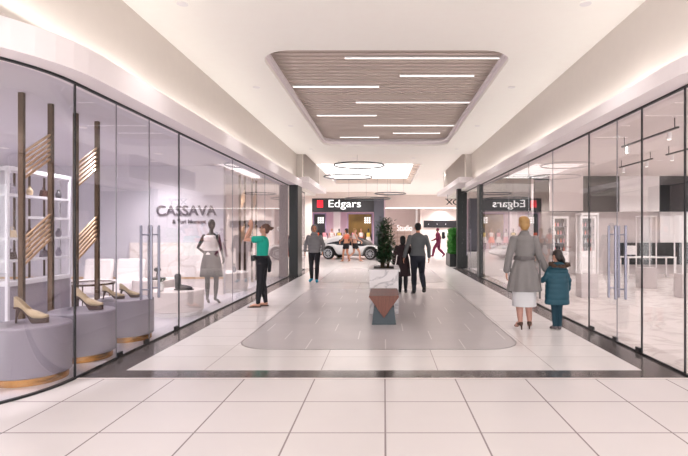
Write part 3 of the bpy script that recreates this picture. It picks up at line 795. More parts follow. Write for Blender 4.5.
# ------------------------------------------------------------------ hanging rings
def ring(x, y, z, r, label):
    t = thing('ring_pendant', label, 'pendant light', (x, y, z), 0, 'ring pendants in the far hall')
    n = 56; b = MB()
    rs = []
    for j in range(n):
        a = 2 * PI * j / n; c, s = math.cos(a), math.sin(a)
        rs.append([((r + dx) * c, (r + dx) * s, dz) for dx, dz in ((-.025, -.02), (.025, -.02), (.025, .025), (-.025, .025))])
    rs.append(rs[0]); b.rings(rs, cap=False); b.build('hoop', M['ring'], t, smooth=True)
    for k in range(3):
        a = k * 2.094 + .5; zt = (ZF if not (RX0 < x + r * math.cos(a) < RX1 and RY0 < y + r * math.sin(a) < RY1) else 5.0) - z
        MB().tube([(r * math.cos(a), r * math.sin(a), .04, .004), (r * math.cos(a), r * math.sin(a), zt, .004)], 6, round_end=False).build('cable', M['ring'], t)
ring(-1.02, 20.5, 4.24, 1.03, 'nearest ring pendant, highest in the photo')
ring(-1.72, 24, 4.14, 1.15, 'second ring pendant lit from behind under the bright recess')
ring(.35, 27.5, 3.60, .85, 'right ring pendant below the recess, over the corridor centre')
ring(-1.0, 30.5, 3.52, 1.4, 'lowest and farthest ring pendant just above the Edgars sign')

# ------------------------------------------------------------------ Edgars shop
E = 38.0
t = thing('shop_front_sign', 'long black sign panel with white Edgars letters and a red square', 'sign', (-2.7, E, 3.0))
MB().box(-2.75, 1.95, -.12, .2, 0, 1.02).build('panel', M['sign_black'], t)
text_mesh('letters', 'Edgars', M['sign_white'], t, -1.49, .95, .36, -.12, .56, .06, bold=.0)
MB().box(-2.36, -1.92, -.2, -.12, .33, .87).build('red_square', M['sign_red'], t)
pillar('clad_pillar', -.76, 0, E - .15, E + .4, 4.02, M['edg_pillar'], 'tall slate grey pillar closing the Edgars front on the right')
pillar('clad_pillar', -6.3, -5.46, E - .1, E + .3, 4.02, M['far_wall'], 'pale pillar left of the Edgars front')
struct(MB().box(-14, 0, E - .05, E + .3, 4.02, ZF).build('wall_back', M['far_wall']))
struct(MB().box(-14, -6.3, E, E + .3, 0, 4.02).build('wall_back', M['far_wall']))
struct(MB().box(-6.4, .1, 43, 43.1, 0, 4.0).build('wall_back', M['edg_wall']))
struct(MB().box(0, .1, E + .4, 43, 0, 4.0).build('wall_right', M['edg_wall']))
struct(MB().box(-6.4, -6.3, E + .3, 43, 0, 4.0).build('wall_left', M['edg_wall']))
struct(MB().box(-6.4, 0, E + .3, 43, 3.95, 4.0).build('ceiling', M['edg_wall']))
pillar('display_column', -3.95, -3.45, E + 1.0, E + 1.4, 3.4, M['edg_col'], 'bright pinkish white column inside the Edgars front')
def poster(x0, x1, z0, z1, y, m, fr, label):
    t = thing('wall_poster', label, 'poster', ((x0 + x1) / 2, y, z0)); h = (x1 - x0) / 2; H = z1 - z0
    MB().box(-h, h, 0, .08, 0, H).build('board', m, t)
    b = MB(); b.box(-h - .08, -h, -.02, .1, -.08, H + .08); b.box(h, h + .08, -.02, .1, -.08, H + .08); b.box(-h, h, -.02, .1, H, H + .08); b.box(-h, h, -.02, .1, -.08, 0)
    b.build('frame', fr, t)
    g = MB(); w = .17; cx = h - .32
    for i in range(3):
        for j in range(3): g.box(cx - .24 + i * w, cx - .24 + i * w + .12, -.03, 0, H - .7 + j * w, H - .7 + j * w + .13)
    g.build('white_grid', M['sign_white'], t)
poster(-2.75, -.95, .9, 2.85, E + .6, M['goldpanel'], M['violet'], 'large gold and dark panel with white grid in the Edgars window')
poster(-5.4, -4.55, .9, 2.85, E + .6, M['sign_black'], M['violet'], 'dark panel with white grid at the left of the Edgars window')

# far right shop
F = 41.0
struct(MB().box(0, 14, F - .2, F, 3.38, ZF).build('wall_back', M['far_wall']))
struct(MB().box(0, 14, F - .26, F - .2, 3.38, 3.43).build('trim_28', M['panel_edge_glow']))  # glow stands in for the bright lower edge of the bulkhead, no lamp
struct(MB().box(.1, 14, 47, 47.1, 0, 4.5).build('wall_back', M['far_wall']))
struct(MB().box(.1, 14, F, 47, 3.8, 3.85).build('ceiling', M['rshop_ceil']))
struct(MB().box(2.6, 2.75, F, F + .15, 0, 3.38).build('trim_29', M['white']))
t = thing('menu_board', 'long black board on the pale far wall above maroon walker', 'board', (5.2, 44, 1.85))
MB().box(-1.7, 1.9, 0, .08, 0, .62).build('panel', M['sign_black'], t)
for k in range(3): MB().box(-1.3 + k * .75, -1.25 + k * .75, -.02, 0, .28, .33).build('spot', M['sign_white'], t)
struct(MB().box(3.2, 7.4, 44.08, 44.2, 0, 3.8).build('wall_back', M['far_wall']))
t = thing('shop_sign', 'white Studio lettering above the far beige shelves', 'sign', (1.7, F + .1, 1.6))
text_mesh('letters', 'Studio', M['sign_white'], t, -.62, .62, .0, 0, .44, .05, bold=.0)
MB().box(-.75, .7, .0, .03, -.05, 0).build('rail', M['white'], t)
t = thing('wall_shelf', 'beige wall shelving in the far shop under the white letters', 'shelving', (1.45, 43.6, 0))
MB().box(-.9, .9, .3, .34, 0, 2.0).build('back_panel', M['far_wall'], t)
for x in (-.9, -.3, .3, .87): MB().box(x, x + .03, 0, .3, 0, 2.0).build('upright', M['shelf_beige'], t)
for z in (.3, .65, 1.0, 1.35, 1.7, 1.97): MB().box(-.87, .87, 0, .3, z, z + .05).build('shelf', M['shelf_beige'], t)
for k in range(4):
    t = thing('linear_light', 'slanted linear light on the far shop ceiling, %s' % ('leftmost', 'second from left', 'third from left', 'rightmost')[k], 'light', (1.6 + k * 1.35, 43, 3.797), -.5, 'linear lights in the far shop')
    MB().box(-.05, .05, -1.2, 1.2, -.03, 0).build('housing', M['white'], t); MB().box(-.04, .04, -1.18, 1.18, -.036, -.03).build('diffuser', M['led'], t)
t = thing('shop_sign', 'black XCY letters hanging by the black pillar', 'sign', (3.35, 24, 2.8))
text_mesh('letters', 'XCY', M['black'], t, -.38, .5, .02, 0, .24, .05, bold=.018)
MB().box(-.42, .52, -.04, -.01, .27, .30).build('rail', M['black'], t)
for x in (-.3, .4): MB().tube([(x, -.02, .29, .008), (x, -.02, .5, .008)], 6, round_end=False).build('rod', M['black'], t)

# ------------------------------------------------------------------ the car
def car(loc, rz):
    t = thing('sports_car', 'white sports coupe parked in front of the Edgars shop', 'car', loc, rz)
    # +x is the nose; length 4.4
    N = 44; L = 4.4; lo = MB(); rr = []
    def prof(u):   # u 0 tail .. 1 nose : belt height, halfwidth, bottom
        belt = .62 + .22 * math.sin(PI * min(1, max(0, (u - .0) / 1.0)) ** .8) + .06 * math.exp(-((u - .22) / .12) ** 2) + .05 * math.exp(-((u - .80) / .09) ** 2) - .10 * smooth(.86, 1, u)
        hw = .90 * (1 - ((abs(u - .5) / .5) ** 6) * .25) + .03 * math.exp(-((u - .22) / .1) ** 2)
        bot = .20 + .10 * smooth(.93, 1, u) + .14 * (1 - smooth(0, .08, u))
        return belt, hw, bot
    for i in range(N + 1):
        u = i / N; b_, hw, bt = prof(u); x = (u - .5) * L
        if u < .04: b_ -= .18 * (1 - u / .04)
        if u > .96: b_ -= .14 * (u - .96) / .04
        ring = []
        arch = 0
        for wx in (.215, .765):
            dx = (u - wx) * L
            if abs(dx) < .38: arch = max(arch, math.sqrt(.38 ** 2 - dx * dx) + .33)
        bt2 = max(bt, arch); bt2 = min(bt2, b_ - .05)
        for k in range(18):
            a = 2 * PI * k / 18; c, s = math.cos(a), math.sin(a)
            yy = hw * math.copysign(abs(c) ** .45, c); zz = (bt2 + b_) / 2 + (b_ - bt2) / 2 * math.copysign(abs(s) ** .6, s)
            ring.append((x, yy, zz))
        rr.append(ring)
    lo.rings(rr)
    def md(o): s = o.modifiers.new('s', 'SUBSURF'); s.levels = 1; s.render_levels = 1
    lo.build('body', M['car'], t, smooth=True, auto=False, mods=md)
    MB().box(-2.0, 1.9, -.70, .70, .2, .62).build('chassis', M['tyre'], t)
    # greenhouse
    def cabin(m, name, x0, x1, k, z0, hwk):
        rs = []
        for i in range(21):
            u = i / 20; x = x0 + (x1 - x0) * u
            top = z0 + (1.30 - z0) * (math.sin(PI * u ** .85) ** .62 if 0 < u < 1 else 0) * k
            ring = []
            for q in range(16):
                a = PI * q / 15; c = math.cos(a); s = math.sin(a)
                ring.append((x, hwk * (.78 - .16 * s) * math.copysign(abs(c) ** .5, c), z0 - .08 + (top - z0 + .08) * s ** .55 if s > 1e-6 else z0 - .08))
            rs.append(ring)
        MB().rings(rs).build(name, m, t, smooth=True, auto=False)
    cabin(M['car_glass'], 'windows', -1.55, .92, 1.0, .80, 1.0)
    cabin(M['car'], 'roof', -1.80, .55, 1.02, .86, .97)
    for sx in (-1.255, 1.165):
        for sy in (-1, 1):
            w = MB(); n = 28
            w.rings([[(sx + r * math.cos(2 * PI * j / n), sy * y, .33 + r * math.sin(2 * PI * j / n)) for j in range(n)] for r, y in ((.20, .74), (.31, .72), (.33, .76), (.33, .88), (.31, .915), (.235, .92))])
            wo = w.build('tyre', M['tyre'], t, smooth=True)
            r = MB(); r.rings([[(sx + q * math.cos(2 * PI * j / n), sy * y, .33 + q * math.sin(2 * PI * j / n)) for j in range(n)] for q, y in ((.24, .90), (.24, .935), (.205, .935), (.20, .90))])
            for k in range(10):
                a = 2 * PI * k / 10; c, s = math.cos(a), math.sin(a)
                r.tube([(sx + .03 * c, sy * .93, .33 + .03 * s, .022), (sx + .22 * c, sy * .935, .33 + .22 * s, .016)], 6)
            r.ell((sx, sy * .93, .33), (.05, .02, .05)); r.build('rim', M['rim'], wo, smooth=True)
    for sy in (-1, 1):
        MB().ell((1.86, sy * .62, .66), (.15, .13, .10)).build('headlamp', M['lamp_clear'], t, smooth=True)
        MB().box(-2.19, -2.12, sy * .45, sy * .8, .62, .70).build('tail_lamp', M['lamp_red'], t)
        MB().ell((.55, sy * .96, .92), (.07, .10, .06)).build('mirror', M['car'], t, smooth=True)
        MB().box(-.35, -.15, sy * .905, sy * .93, .70, .725).build('door_handle', M['rim'], t, bevel=.003)
    return t
car((-1.62, 28.0, 0), -.28)

# ------------------------------------------------------------------ people
def V(*a): return Vector(a)
class Fig:
    """adult figure, 1.70 tall units, facing +y. right side is +x"""
    def __init__(s, pose, w=1.0, heel=0.0, head=1.0):
        s.w = w; s.heel = heel; s.lean = V(*pose.get('lean', (0, 0, 0)))
        s.hs = head
        H = heel
        j = dict(hip_l=V(-.09, 0, .88), hip_r=V(.09, 0, .88), knee_l=V(-.10, .02, .47), knee_r=V(.10, .02, .47), ank_l=V(-.10, -.01, .08), ank_r=V(.10, -.01, .08),
                 toe_l=V(-.12, .14, .02), toe_r=V(.12, .14, .02),
                 sh_l=V(-.175 * w, -.01, 1.385), sh_r=V(.175 * w, -.01, 1.385), elb_l=V(-.24, -.02, 1.10), elb_r=V(.24, -.02, 1.10), wr_l=V(-.26, .04, .86), wr_r=V(.26, .04, .86),
                 hd_l=V(0, .1, -1), hd_r=V(0, .1, -1), pn_l=V(1, 0, 0), pn_r=V(-1, 0, 0))
        for k, v in pose.items():
            if k in j: j[k] = V(*v)
        for k in ('sh_l', 'sh_r'): 
            if k not in pose: j[k] = j[k] + s.lean
        s.j = j; s.pitch = pose.get('pitch', 0); s.yaw = pose.get('yaw', 0); s.curl = pose.get('curl', .6); s.roll = pose.get('roll', 0)
    def c(s, z): return s.lean * max(0, min(1.1, (z - .9) / .5))
    def torso(s, b, e=0, prof=None, z0=None, z1=None):
        prof = prof or [(.80, .12, .10), (.86, .165, .115), (.93, .172, .12), (1.0, .155, .108), (1.08, .132, .098), (1.18, .145, .105), (1.28, .162, .112), (1.36, .165, .10), (1.405, .12, .078), (1.44, .06, .06)]
        pts = []
        for z, rx, ry in prof:
            if z0 is not None and z < z0: continue
            if z1 is not None and z > z1: continue
            c = s.c(z); pts.append((c.x, c.y, z, (rx + e) * (s.w if z > 1.0 else (1 + s.w) / 2), ry + e))
        b.tube(pts, 24)
    def leg(s, b, sd, e=0, frm=0.0, to=1.0, r=(.088, .074, .053, .056, .035)):
        h, k, a = s.j['hip_' + sd], s.j['knee_' + sd], s.j['ank_' + sd]
        P = [h, h.lerp(k, .5), k, k.lerp(a, .35), a]; pts = []
        for i, p in enumerate(P):
            if i / 4 > to + .01 or i / 4 < frm - .01: continue
            pts.append((*p, r[i] + e))
        b.tube(pts, 16)
    def foot(s, b, sd, e=0, r0=.034):
        a, t = s.j['ank_' + sd], s.j['toe_' + sd]; heel = a + V(0, 0, -.045) - (t - a).normalized() * .03
        mid = a.lerp(t, .55)
        b.tube([(*(a), r0 + e), (*(heel), r0 - .004 + e)], 12)
        b.tube([(*heel, .03 + e), (*mid, .038 + e, .028 + e), (*t, .034 + e, .018 + e)], 12)
    def arm(s, b, sd, e=0, to=1.0, r=(.052, .047, .037, .036, .025)):
        h, k, a = s.j['sh_' + sd], s.j['elb_' + sd], s.j['wr_' + sd]
        P = [h, h.lerp(k, .5), k, k.lerp(a, .4), a]
        pts = [(*p, r[i] + e) for i, p in enumerate(P) if i / 4 <= to + .01]
        if to not in (0, .25, .5, .75, 1.0): pts.append((*h.lerp(k, to * 2), r[1] + e))
        b.tube(pts, 14)
    def hand(s, b, sd):
        w = s.j['wr_' + sd]; d = s.j['hd_' + sd].normalized(); pn = s.j['pn_' + sd]; pn = (pn - d * pn.dot(d)).normalized()
        side = d.cross(pn); thumb = side if (sd == 'l') else -side
        # thumb should point forward when hanging
        fwd = V(0, 1, .2)
        if thumb.dot(fwd) < 0: thumb = -thumb
        def pt(v, r, r2=None): return (*v, r) if r2 is None else (*v, r, r2)
        e = w + d * .085
        b.tube([pt(w, .024, .018), pt(w + d * .04, .036, .015), pt(e, .038, .014)], 12, side=tuple(side))
        for i, (o, L) in enumerate(((.029, .068), (.010, .078), (-.010, .074), (-.028, .058))):
            p = e + thumb * o; c1 = s.curl * .6
            d1 = (d + pn * c1 * .6).normalized(); d2 = (d + pn * c1 * 2).normalized()
            m = p + d1 * L * .5; q = m + d2 * L * .5
            b.tube([pt(p - d * .02, .0095), pt(m, .009), pt(q, .0075)], 8)
        p = w + d * .03 + thumb * .025; d1 = (d * .7 + thumb * .7 + pn * .3).normalized(); m = p + d1 * .035; q = m + (d + thumb * .25 + pn * .3).normalized() * .035
        b.tube([pt(p, .013), pt(m, .011), pt(q, .009)], 8)
    def headm(s):
        piv = V(0, 0, 1.47) + s.c(1.45)
        return Matrix.Translation(piv) @ Euler((s.pitch, s.roll, s.yaw)).to_matrix().to_4x4() @ Matrix.Diagonal((s.hs, s.hs, s.hs, 1)) @ Matrix.Translation(V(0, 0, -1.47))
    def head(s, b, neck=True):
        c = s.c(1.45); n0 = V(0, -.01, 1.40) + c; M_ = s.headm(); n1 = M_ @ V(0, -.005, 1.53)
        b.tube([(*n0, .056), (*n0.lerp(n1, .5), .048), (*n1, .048)], 14)
        k = len(b.v)
        b.ell((0, .0, 1.60), (.073, .092, .10)); b.ell((0, .028, 1.545), (.052, .058, .062))
        b.tube([(0, .088, 1.605, .009), (0, .108, 1.575, .013)], 8)
        b.ell((0, .078, 1.538), (.024, .018, .013))
        for x in (-1, 1): b.ell((x * .076, -.005, 1.585), (.012, .022, .033))
        b.xf(M_, k)
    def face(s, parent):
        M_ = s.headm()
        b = MB()
        for x in (-1, 1): b.ell((x * .032, .083, 1.60), (.013, .008, .007))
        b.xf(M_); b.build('eyes', M['eye'], parent, smooth=True)
        b = MB(); b.ell((0, .092, 1.538), (.022, .007, .008)); b.xf(M_); b.build('lips', M['lip'], parent, smooth=True)
        b = MB()
        for x in (-1, 1): b.tube([(x * .018, .088, 1.622, .004), (x * .048, .078, 1.624, .0035)], 6)
        b.xf(M_); b.build('eyebrows', M['hair_dark'], parent, smooth=True)
def mk_body(F, name, label, cat, skin, loc, rz, S, vox=.008, legs=True, barefoot=False, group=None, heel=0):
    b = MB(); F.torso(b); F.head(b)
    for sd in 'lr': F.leg(b, sd); F.foot(b, sd); F.arm(b, sd); F.hand(b, sd)
    o = b.remesh(name, skin, None, vox, 2)
    o.location = (loc[0], loc[1], loc[2]); o.rotation_euler = (0, 0, rz); o.scale = (S, S, S)
    tag(o, label, cat, group)
    return o

# --- grey coat woman (seen from behind: faces +y)
F_ = Fig(dict(elb_l=(-.235, -.03, 1.12), wr_l=(-.26, .03, .88), elb_r=(.225, .0, 1.12), wr_r=(.34, .03, .90), hd_r=(.25, .1, -1),
              knee_l=(-.07, .02, .50), knee_r=(.065, .04, .50), ank_l=(-.07, -.03, .15), ank_r=(.085, .02, .15), toe_l=(-.09, .09, .035), toe_r=(.12, .13, .035), yaw=-.1), w=.86)
S = 1.80 / 1.73
o = mk_body(F_, 'person', 'woman in belted grey coat, silver skirt and heels holding the hand of a child', 'person', M['skin'], (2.21, 7.88, 0), .0, S, .007)
b = MB(); F_.torso(b, .022, z0=1.0, z1=1.43); 
for sd in 'lr': F_.arm(b, sd, .022, r=(.046, .042, .036, .036, .032))
# flared coat skirt with folds
rs = []
for z, rx, ry in ((1.12, .140, .115), (1.05, .145, .122), (.95, .18, .15), (.82, .215, .175), (.70, .24, .19), (.585, .26, .20)):
    k = (1.12 - z) / .5
    rs.append([((rx + .012 * k * math.cos(9 * a)) * math.cos(a), (ry + .014 * k * math.cos(9 * a + .5)) * math.sin(a), z) for a in [2 * PI * q / 54 for q in range(54)]])
b.rings(rs[::-1])
b.tube([(0, -.01, 1.41, .085, .075), (0, -.015, 1.47, .072, .07)], 20)
b.remesh('coat', M['grey_coat'], o, .009, 2)
b = MB(); b.rings([[(rx * math.cos(a), ry * math.sin(a), z) for a in [2 * PI * q / 40 for q in range(40)]] for z, rx, ry in ((1.055, .158, .134), (1.06, .163, .14), (1.105, .158, .134), (1.11, .153, .128))])
b.box(-.09, -.03, -.152, -.128, 1.05, 1.115); b.box(.19, .215, -.12, -.10, .48, 1.06); b.build('belt', M['grey_coat_d'], o, smooth=True)
b = MB(); b.rings([[(rx * math.cos(a), ry * math.sin(a), z) for a in [2 * PI * q / 40 for q in range(40)]] for z, rx, ry in ((.355, .178, .145), (.37, .182, .15), (.60, .18, .15), (.80, .16, .13))])
b.build('skirt', M['silver'], o, smooth=True)
b = MB()
for sd in 'lr': F_.leg(b, sd, .004, .25, 1.0, r=(.088, .076, .053, .056, .034)); F_.foot(b, sd, .003)
b.remesh('stockings', M['sheer'], o, .008, 2)
for sd in 'lr':
    a, t_ = F_.j['ank_' + sd], F_.j['toe_' + sd]; d_ = (t_ - a); d_.z = 0; d_.normalize(); b = MB()
    hl = a + V(0, 0, -.05) - d_ * .035
    b.tube([(*hl, .036), (*a.lerp(t_, .5) + V(0, 0, -.005), .036, .028), (*(t_ + d_ * .02), .034, .02), (*(t_ + d_ * .07), .012, .012)], 12)
    b.tube([(*(hl - d_ * .008), .022), (hl.x - d_.x * .02, hl.y - d_.y * .02, .012, .010)], 10)
    b.remesh('heel_shoe', M['sole'], o, .006, 1)
b = MB(); b.ell((0, -.012, 1.625), (.085, .092, .092)); b.ell((0, -.05, 1.57), (.07, .058, .075)); b.ell((-.02, -.03, 1.66), (.07, .07, .06)); b.xf(F_.headm()); b.remesh('hair', M['hair_blond'], o, .008, 1)
F_.face(o)

# --- child
F_ = Fig(dict(wr_l=(-.33, .06, 1.06), elb_l=(-.27, -.02, 1.13), hd_l=(-.5, .1, -.3), sh_l=(-.15, 0, 1.33), sh_r=(.15, 0, 1.33), elb_r=(.25, -.02, 1.08), wr_r=(.27, .06, .86), yaw=.45, hip_l=(-.075, 0, .88), hip_r=(.075, 0, .88), knee_l=(-.055, .02, .46), knee_r=(.06, .02, .46), ank_l=(-.045, 0, .08), ank_r=(.05, -.02, .08), toe_l=(-.08, .13, .025), toe_r=(.09, .12, .025)), w=.95, head=1.22)
S = 1.26 / 1.76
o = mk_body(F_, 'person', 'child in teal hooded down coat with brown fur trim beside the woman', 'person', M['skin'], (2.72, 7.86, 0), .05, S, .009)
b = MB(); rs = []
zs = [1.43 - i * (1.43 - .56) / 44 for i in range(45)]
for z in zs:
    k = (1.43 - z) / .87; rx = .10 + .135 * min(1, (1.43 - z) / .12) ** .5 + .035 * k; ry = .09 + .085 * min(1, (1.43 - z) / .12) ** .5 + .03 * k
    e = -.016 * abs(math.sin((z - .56) / .115 * PI)) ** .4 * -1 - .014
    rs.append([((rx + e) * math.cos(a), (ry + e) * math.sin(a), z) for a in [2 * PI * q / 36 for q in range(36)]])
b.rings(rs[::-1])
for sd in 'lr':
    h, k, a = F_.j['sh_' + sd], F_.j['elb_' + sd], F_.j['wr_' + sd]; pts = []
    for i in range(21):
        u = i / 20; p = h.lerp(k, u * 2) if u < .5 else k.lerp(a, u * 2 - 1); pts.append((*p, .062 + .012 * abs(math.sin(u * PI * 5)) - .012 * u))
    b.tube(pts, 16)
b.remesh('down_coat', M['teal_coat'], o, .010, 1)
b = MB(); b.ell((0, -.10, 1.40), (.15, .10, .10)); b.remesh('hood', M['teal_coat'], o, .01, 1)
b = MB()
for k in range(260):
    a = random.uniform(0, 2 * PI); c = V(.02 + .20 * math.cos(a), -.08 + .12 * math.sin(a), 1.435 + .03 * math.sin(a)) + V(random.uniform(-1, 1), random.uniform(-1, 1), random.uniform(-1, 1)) * .03
    b.ell(tuple(c), (.02, .02, .02), 6, 4)
b.remesh('fur_trim', M['fur'], o, .009, 0)
b = MB()
for sd in 'lr': F_.leg(b, sd, .008, .25, 1.0, r=(.09, .075, .058, .055, .042))
b.remesh('trousers', M['teal_dark'], o, .01, 2)
for sd in 'lr':
    b = MB(); F_.foot(b, sd, .010); b.remesh('shoe', M['shoe_grey'], o, .008, 2)
b = MB(); b.ell((0, -.012, 1.618), (.084, .10, .098)); b.ell((0, -.06, 1.56), (.066, .058, .075)); b.tube([(0, -.10, 1.60, .035), (.02, -.13, 1.53, .034), (.04, -.12, 1.42, .022)], 12); b.xf(F_.headm()); b.remesh('hair', M['hair_dark'], o, .009, 1)
F_.face(o)

# --- green tee woman, faces left (-x) : rz = +90deg maps +y to -x
F_ = Fig(dict(lean=(0, -.02, 0), elb_l=(-.17, .31, 1.37), wr_l=(-.10, .20, 1.64), hd_l=(.1, .1, 1), pn_l=(1, 0, 0), elb_r=(.17, .34, 1.36), wr_r=(.11, .24, 1.63), hd_r=(-.1, .1, 1), pn_r=(-1, 0, 0),
              pitch=.28, knee_l=(-.08, .03, .47), knee_r=(.09, .00, .47), ank_l=(-.09, .06, .08), ank_r=(.10, -.05, .08), toe_l=(-.10, .22, .02), toe_r=(.12, .11, .02), curl=1.0), w=.92)
S = 1.70 / 1.70
o = mk_body(F_, 'person', 'woman in teal t-shirt and black leggings photographing the boutique window', 'person', M['skin'], (-2.50, 10.25, 0), PI / 2, S, .007)
b = MB(); F_.torso(b, .014, z0=1.0, z1=1.42)
for sd in 'lr': F_.arm(b, sd, .014, to=.25, r=(.056, .058, .05, .04, .03))
b.remesh('tee_shirt', M['teal_tee'], o, .009, 2)
b = MB(); F_.torso(b, .008, z1=1.01)
for sd in 'lr': F_.leg(b, sd, .008)
b.remesh('leggings', M['black_cloth'], o, .009, 2)
for sd in 'lr':
    a, t_ = F_.j['ank_' + sd], F_.j['toe_' + sd]; b = MB(); c = (a + t_) / 2
    b.prism([(a.x - .03, a.y - .06), (a.x + .03, a.y - .06), (t_.x + .045, t_.y - .04), (t_.x + .03, t_.y + .05), (t_.x - .03, t_.y + .05), (t_.x - .045, t_.y - .04)], .0, .016)
    b.tube([(c.x - .045, c.y, .02, .006), (t_.x, t_.y - .01, .05, .006), (c.x + .045, c.y, .02, .006)], 6)
    b.build('flip_flop', M['sole'], o, smooth=True)
b = MB(); b.ell((0, -.015, 1.625), (.081, .095, .092)); b.ell((0, -.055, 1.58), (.065, .05, .07)); b.ell((0, -.115, 1.64), (.042, .045, .042)); b.tube([(0, -.12, 1.66, .015), (.01, -.16, 1.68, .010), (.02, -.17, 1.64, .006)], 8); b.xf(F_.headm()); b.remesh('hair', M['hair_brown'], o, .007, 1)
b = MB(); M_ = F_.headm()
for x in (-1, 1): b.ell((x * .033, .094, 1.60), (.026, .008, .017)); b.tube([(x * .055, .085, 1.605, .004), (x * .08, 0, 1.60, .004)], 6)
b.xf(M_); b.build('sunglasses', M['eye'], o, smooth=True)
F_.face(o)
b = MB(); b.torso = None
b = MB()
b.tube([(-.02, -.12, 1.02, .09, .035), (0, -.155, .90, .10, .04), (0, -.15, .72, .085, .03)], 16)
b.rings([[(rx * math.cos(a), ry * math.sin(a), z) for a in [2 * PI * q / 32 for q in range(32)]] for z, rx, ry in ((.99, .172, .128), (1.0, .178, .134), (1.05, .172, .128))])
b.remesh('tied_jacket', M['black_cloth'], o, .009, 2)
t = thing('belt_bag', 'small black bag worn at the front of the waist of the photographing woman', 'bag', (-2.665, 10.2, .94))
MB().box(-.035, .035, -.08, .08, 0, .12).build('pouch', M['black'], t, bevel=.012)
MB().box(-.040, -.036, -.07, .07, .07, .078).build('zip', M['steel'], t)
t = thing('mobile_phone', 'dark mobile phone held up by the woman in teal', 'phone', (-2.765, 10.25, 1.64), 0)
MB().box(-.005, .005, -.075, .075, 0, .085).build('body', M['black'], t, bevel=.003)
MB().box(.005, .006, -.065, .065, .006, .079).build('screen', M['car_glass'], t)

# --- hooded walker facing the camera: rz=PI
F_ = Fig(dict(elb_l=(-.27, -.02, 1.12), wr_l=(-.26, .10, .92), elb_r=(.27, -.02, 1.12), wr_r=(.27, .10, .92), knee_l=(-.09, .06, .48), knee_r=(.09, .03, .47), ank_l=(-.08, .08, .08), ank_r=(.09, -.06, .10), toe_l=(-.11, .22, .02), toe_r=(.13, .07, .02), yaw=.1), w=.97)
S = 1.74 / 1.72
o = mk_body(F_, 'person', 'person in grey hooded puffer jacket and teal shoes walking towards the camera', 'person', M['skin_tan'], (-2.13, 15.3, 0), PI, S, .009)
b = MB(); rs = []
for i in range(40):
    z = .88 + i * (1.43 - .88) / 39; e = .016 * abs(math.sin((z - .88) / .10 * PI)) ** .5
    rx = .168 + .018 * math.sin((z - .88) / .55 * PI) - .10 * smooth(1.33, 1.43, z); ry = .135 + .02 * math.sin((z - .88) / .55 * PI) - .05 * smooth(1.33, 1.43, z)
    rs.append([((rx + e) * math.cos(a), (ry + e) * math.sin(a), z) for a in [2 * PI * q / 32 for q in range(32)]])
b.rings(rs)
for sd in 'lr':
    h, k, a = F_.j['sh_' + sd], F_.j['elb_' + sd], F_.j['wr_' + sd]; pts = []
    for i in range(21):
        u = i / 20; p = h.lerp(k, u * 2) if u < .5 else k.lerp(a, u * 2 - 1); pts.append((*p, .056 + .009 * abs(math.sin(u * PI * 5)) - .014 * u))
    b.tube(pts, 16)
b.remesh('puffer_jacket', M['grey_puffer'], o, .010, 1)
b = MB(); b.ell((0, -.05, 1.63), (.098, .075, .115)); b.tube([(.088 * math.cos(2 * PI * q / 24), .015, 1.60 + .112 * math.sin(2 * PI * q / 24), .024) for q in range(25)], 10); b.tube([(0, .0, 1.42, .12, .10), (0, -.01, 1.475, .10, .085)], 20); b.xf(F_.headm()); b.remesh('hood', M['grey_puffer'], o, .009, 1)
b = MB()
F_.torso(b, .008, z1=1.0)
for sd in 'lr': F_.leg(b, sd, .012)
b.remesh('trousers', M['black_cloth'], o, .01, 2)
for sd in 'lr':
    b = MB(); F_.foot(b, sd, .010); b.remesh('shoe', M['teal_shoe'], o, .009, 2)
F_.face(o)

# --- couple, seen from behind
F_ = Fig(dict(elb_l=(-.27, -.03, 1.12), wr_l=(-.33, .02, .88), hd_l=(-.2, .1, -1), elb_r=(.26, -.05, 1.12), wr_r=(.28, .04, .88), knee_l=(-.09, .05, .47), knee_r=(.10, .06, .48), ank_l=(-.09, .02, .08), ank_r=(.12, -.24, .18), toe_l=(-.10, .16, .02), toe_r=(.13, -.14, .06)), w=1.03)
o = mk_body(F_, 'person', 'man in grey sweater and dark jeans walking away, holding hands with dark haired woman', 'person', M['skin_tan'], (.84, 12.4, 0), .05, 1.74 / 1.70, .009)
b = MB(); F_.torso(b, .022, z0=.93, z1=1.43)
for sd in 'lr': F_.arm(b, sd, .012, r=(.052, .048, .042, .040, .030))
b.tube([(0, -.01, 1.40, .07), (0, -.01, 1.46, .062)], 16)
b.remesh('sweater', M['grey_sweater'], o, .01, 2)
b = MB(); F_.torso(b, .012, z1=1.0)
for sd in 'lr': F_.leg(b, sd, .016)
b.remesh('jeans', M['navy'], o, .01, 2)
for sd in 'lr':
    b = MB(); F_.foot(b, sd, .012); b.remesh('shoe', M['black'], o, .009, 2)
b = MB(); b.ell((0, -.014, 1.628), (.083, .096, .09)); b.ell((0, -.055, 1.58), (.068, .05, .06)); b.xf(F_.headm()); b.remesh('hair', M['hair_black'], o, .008, 1)
F_.face(o)

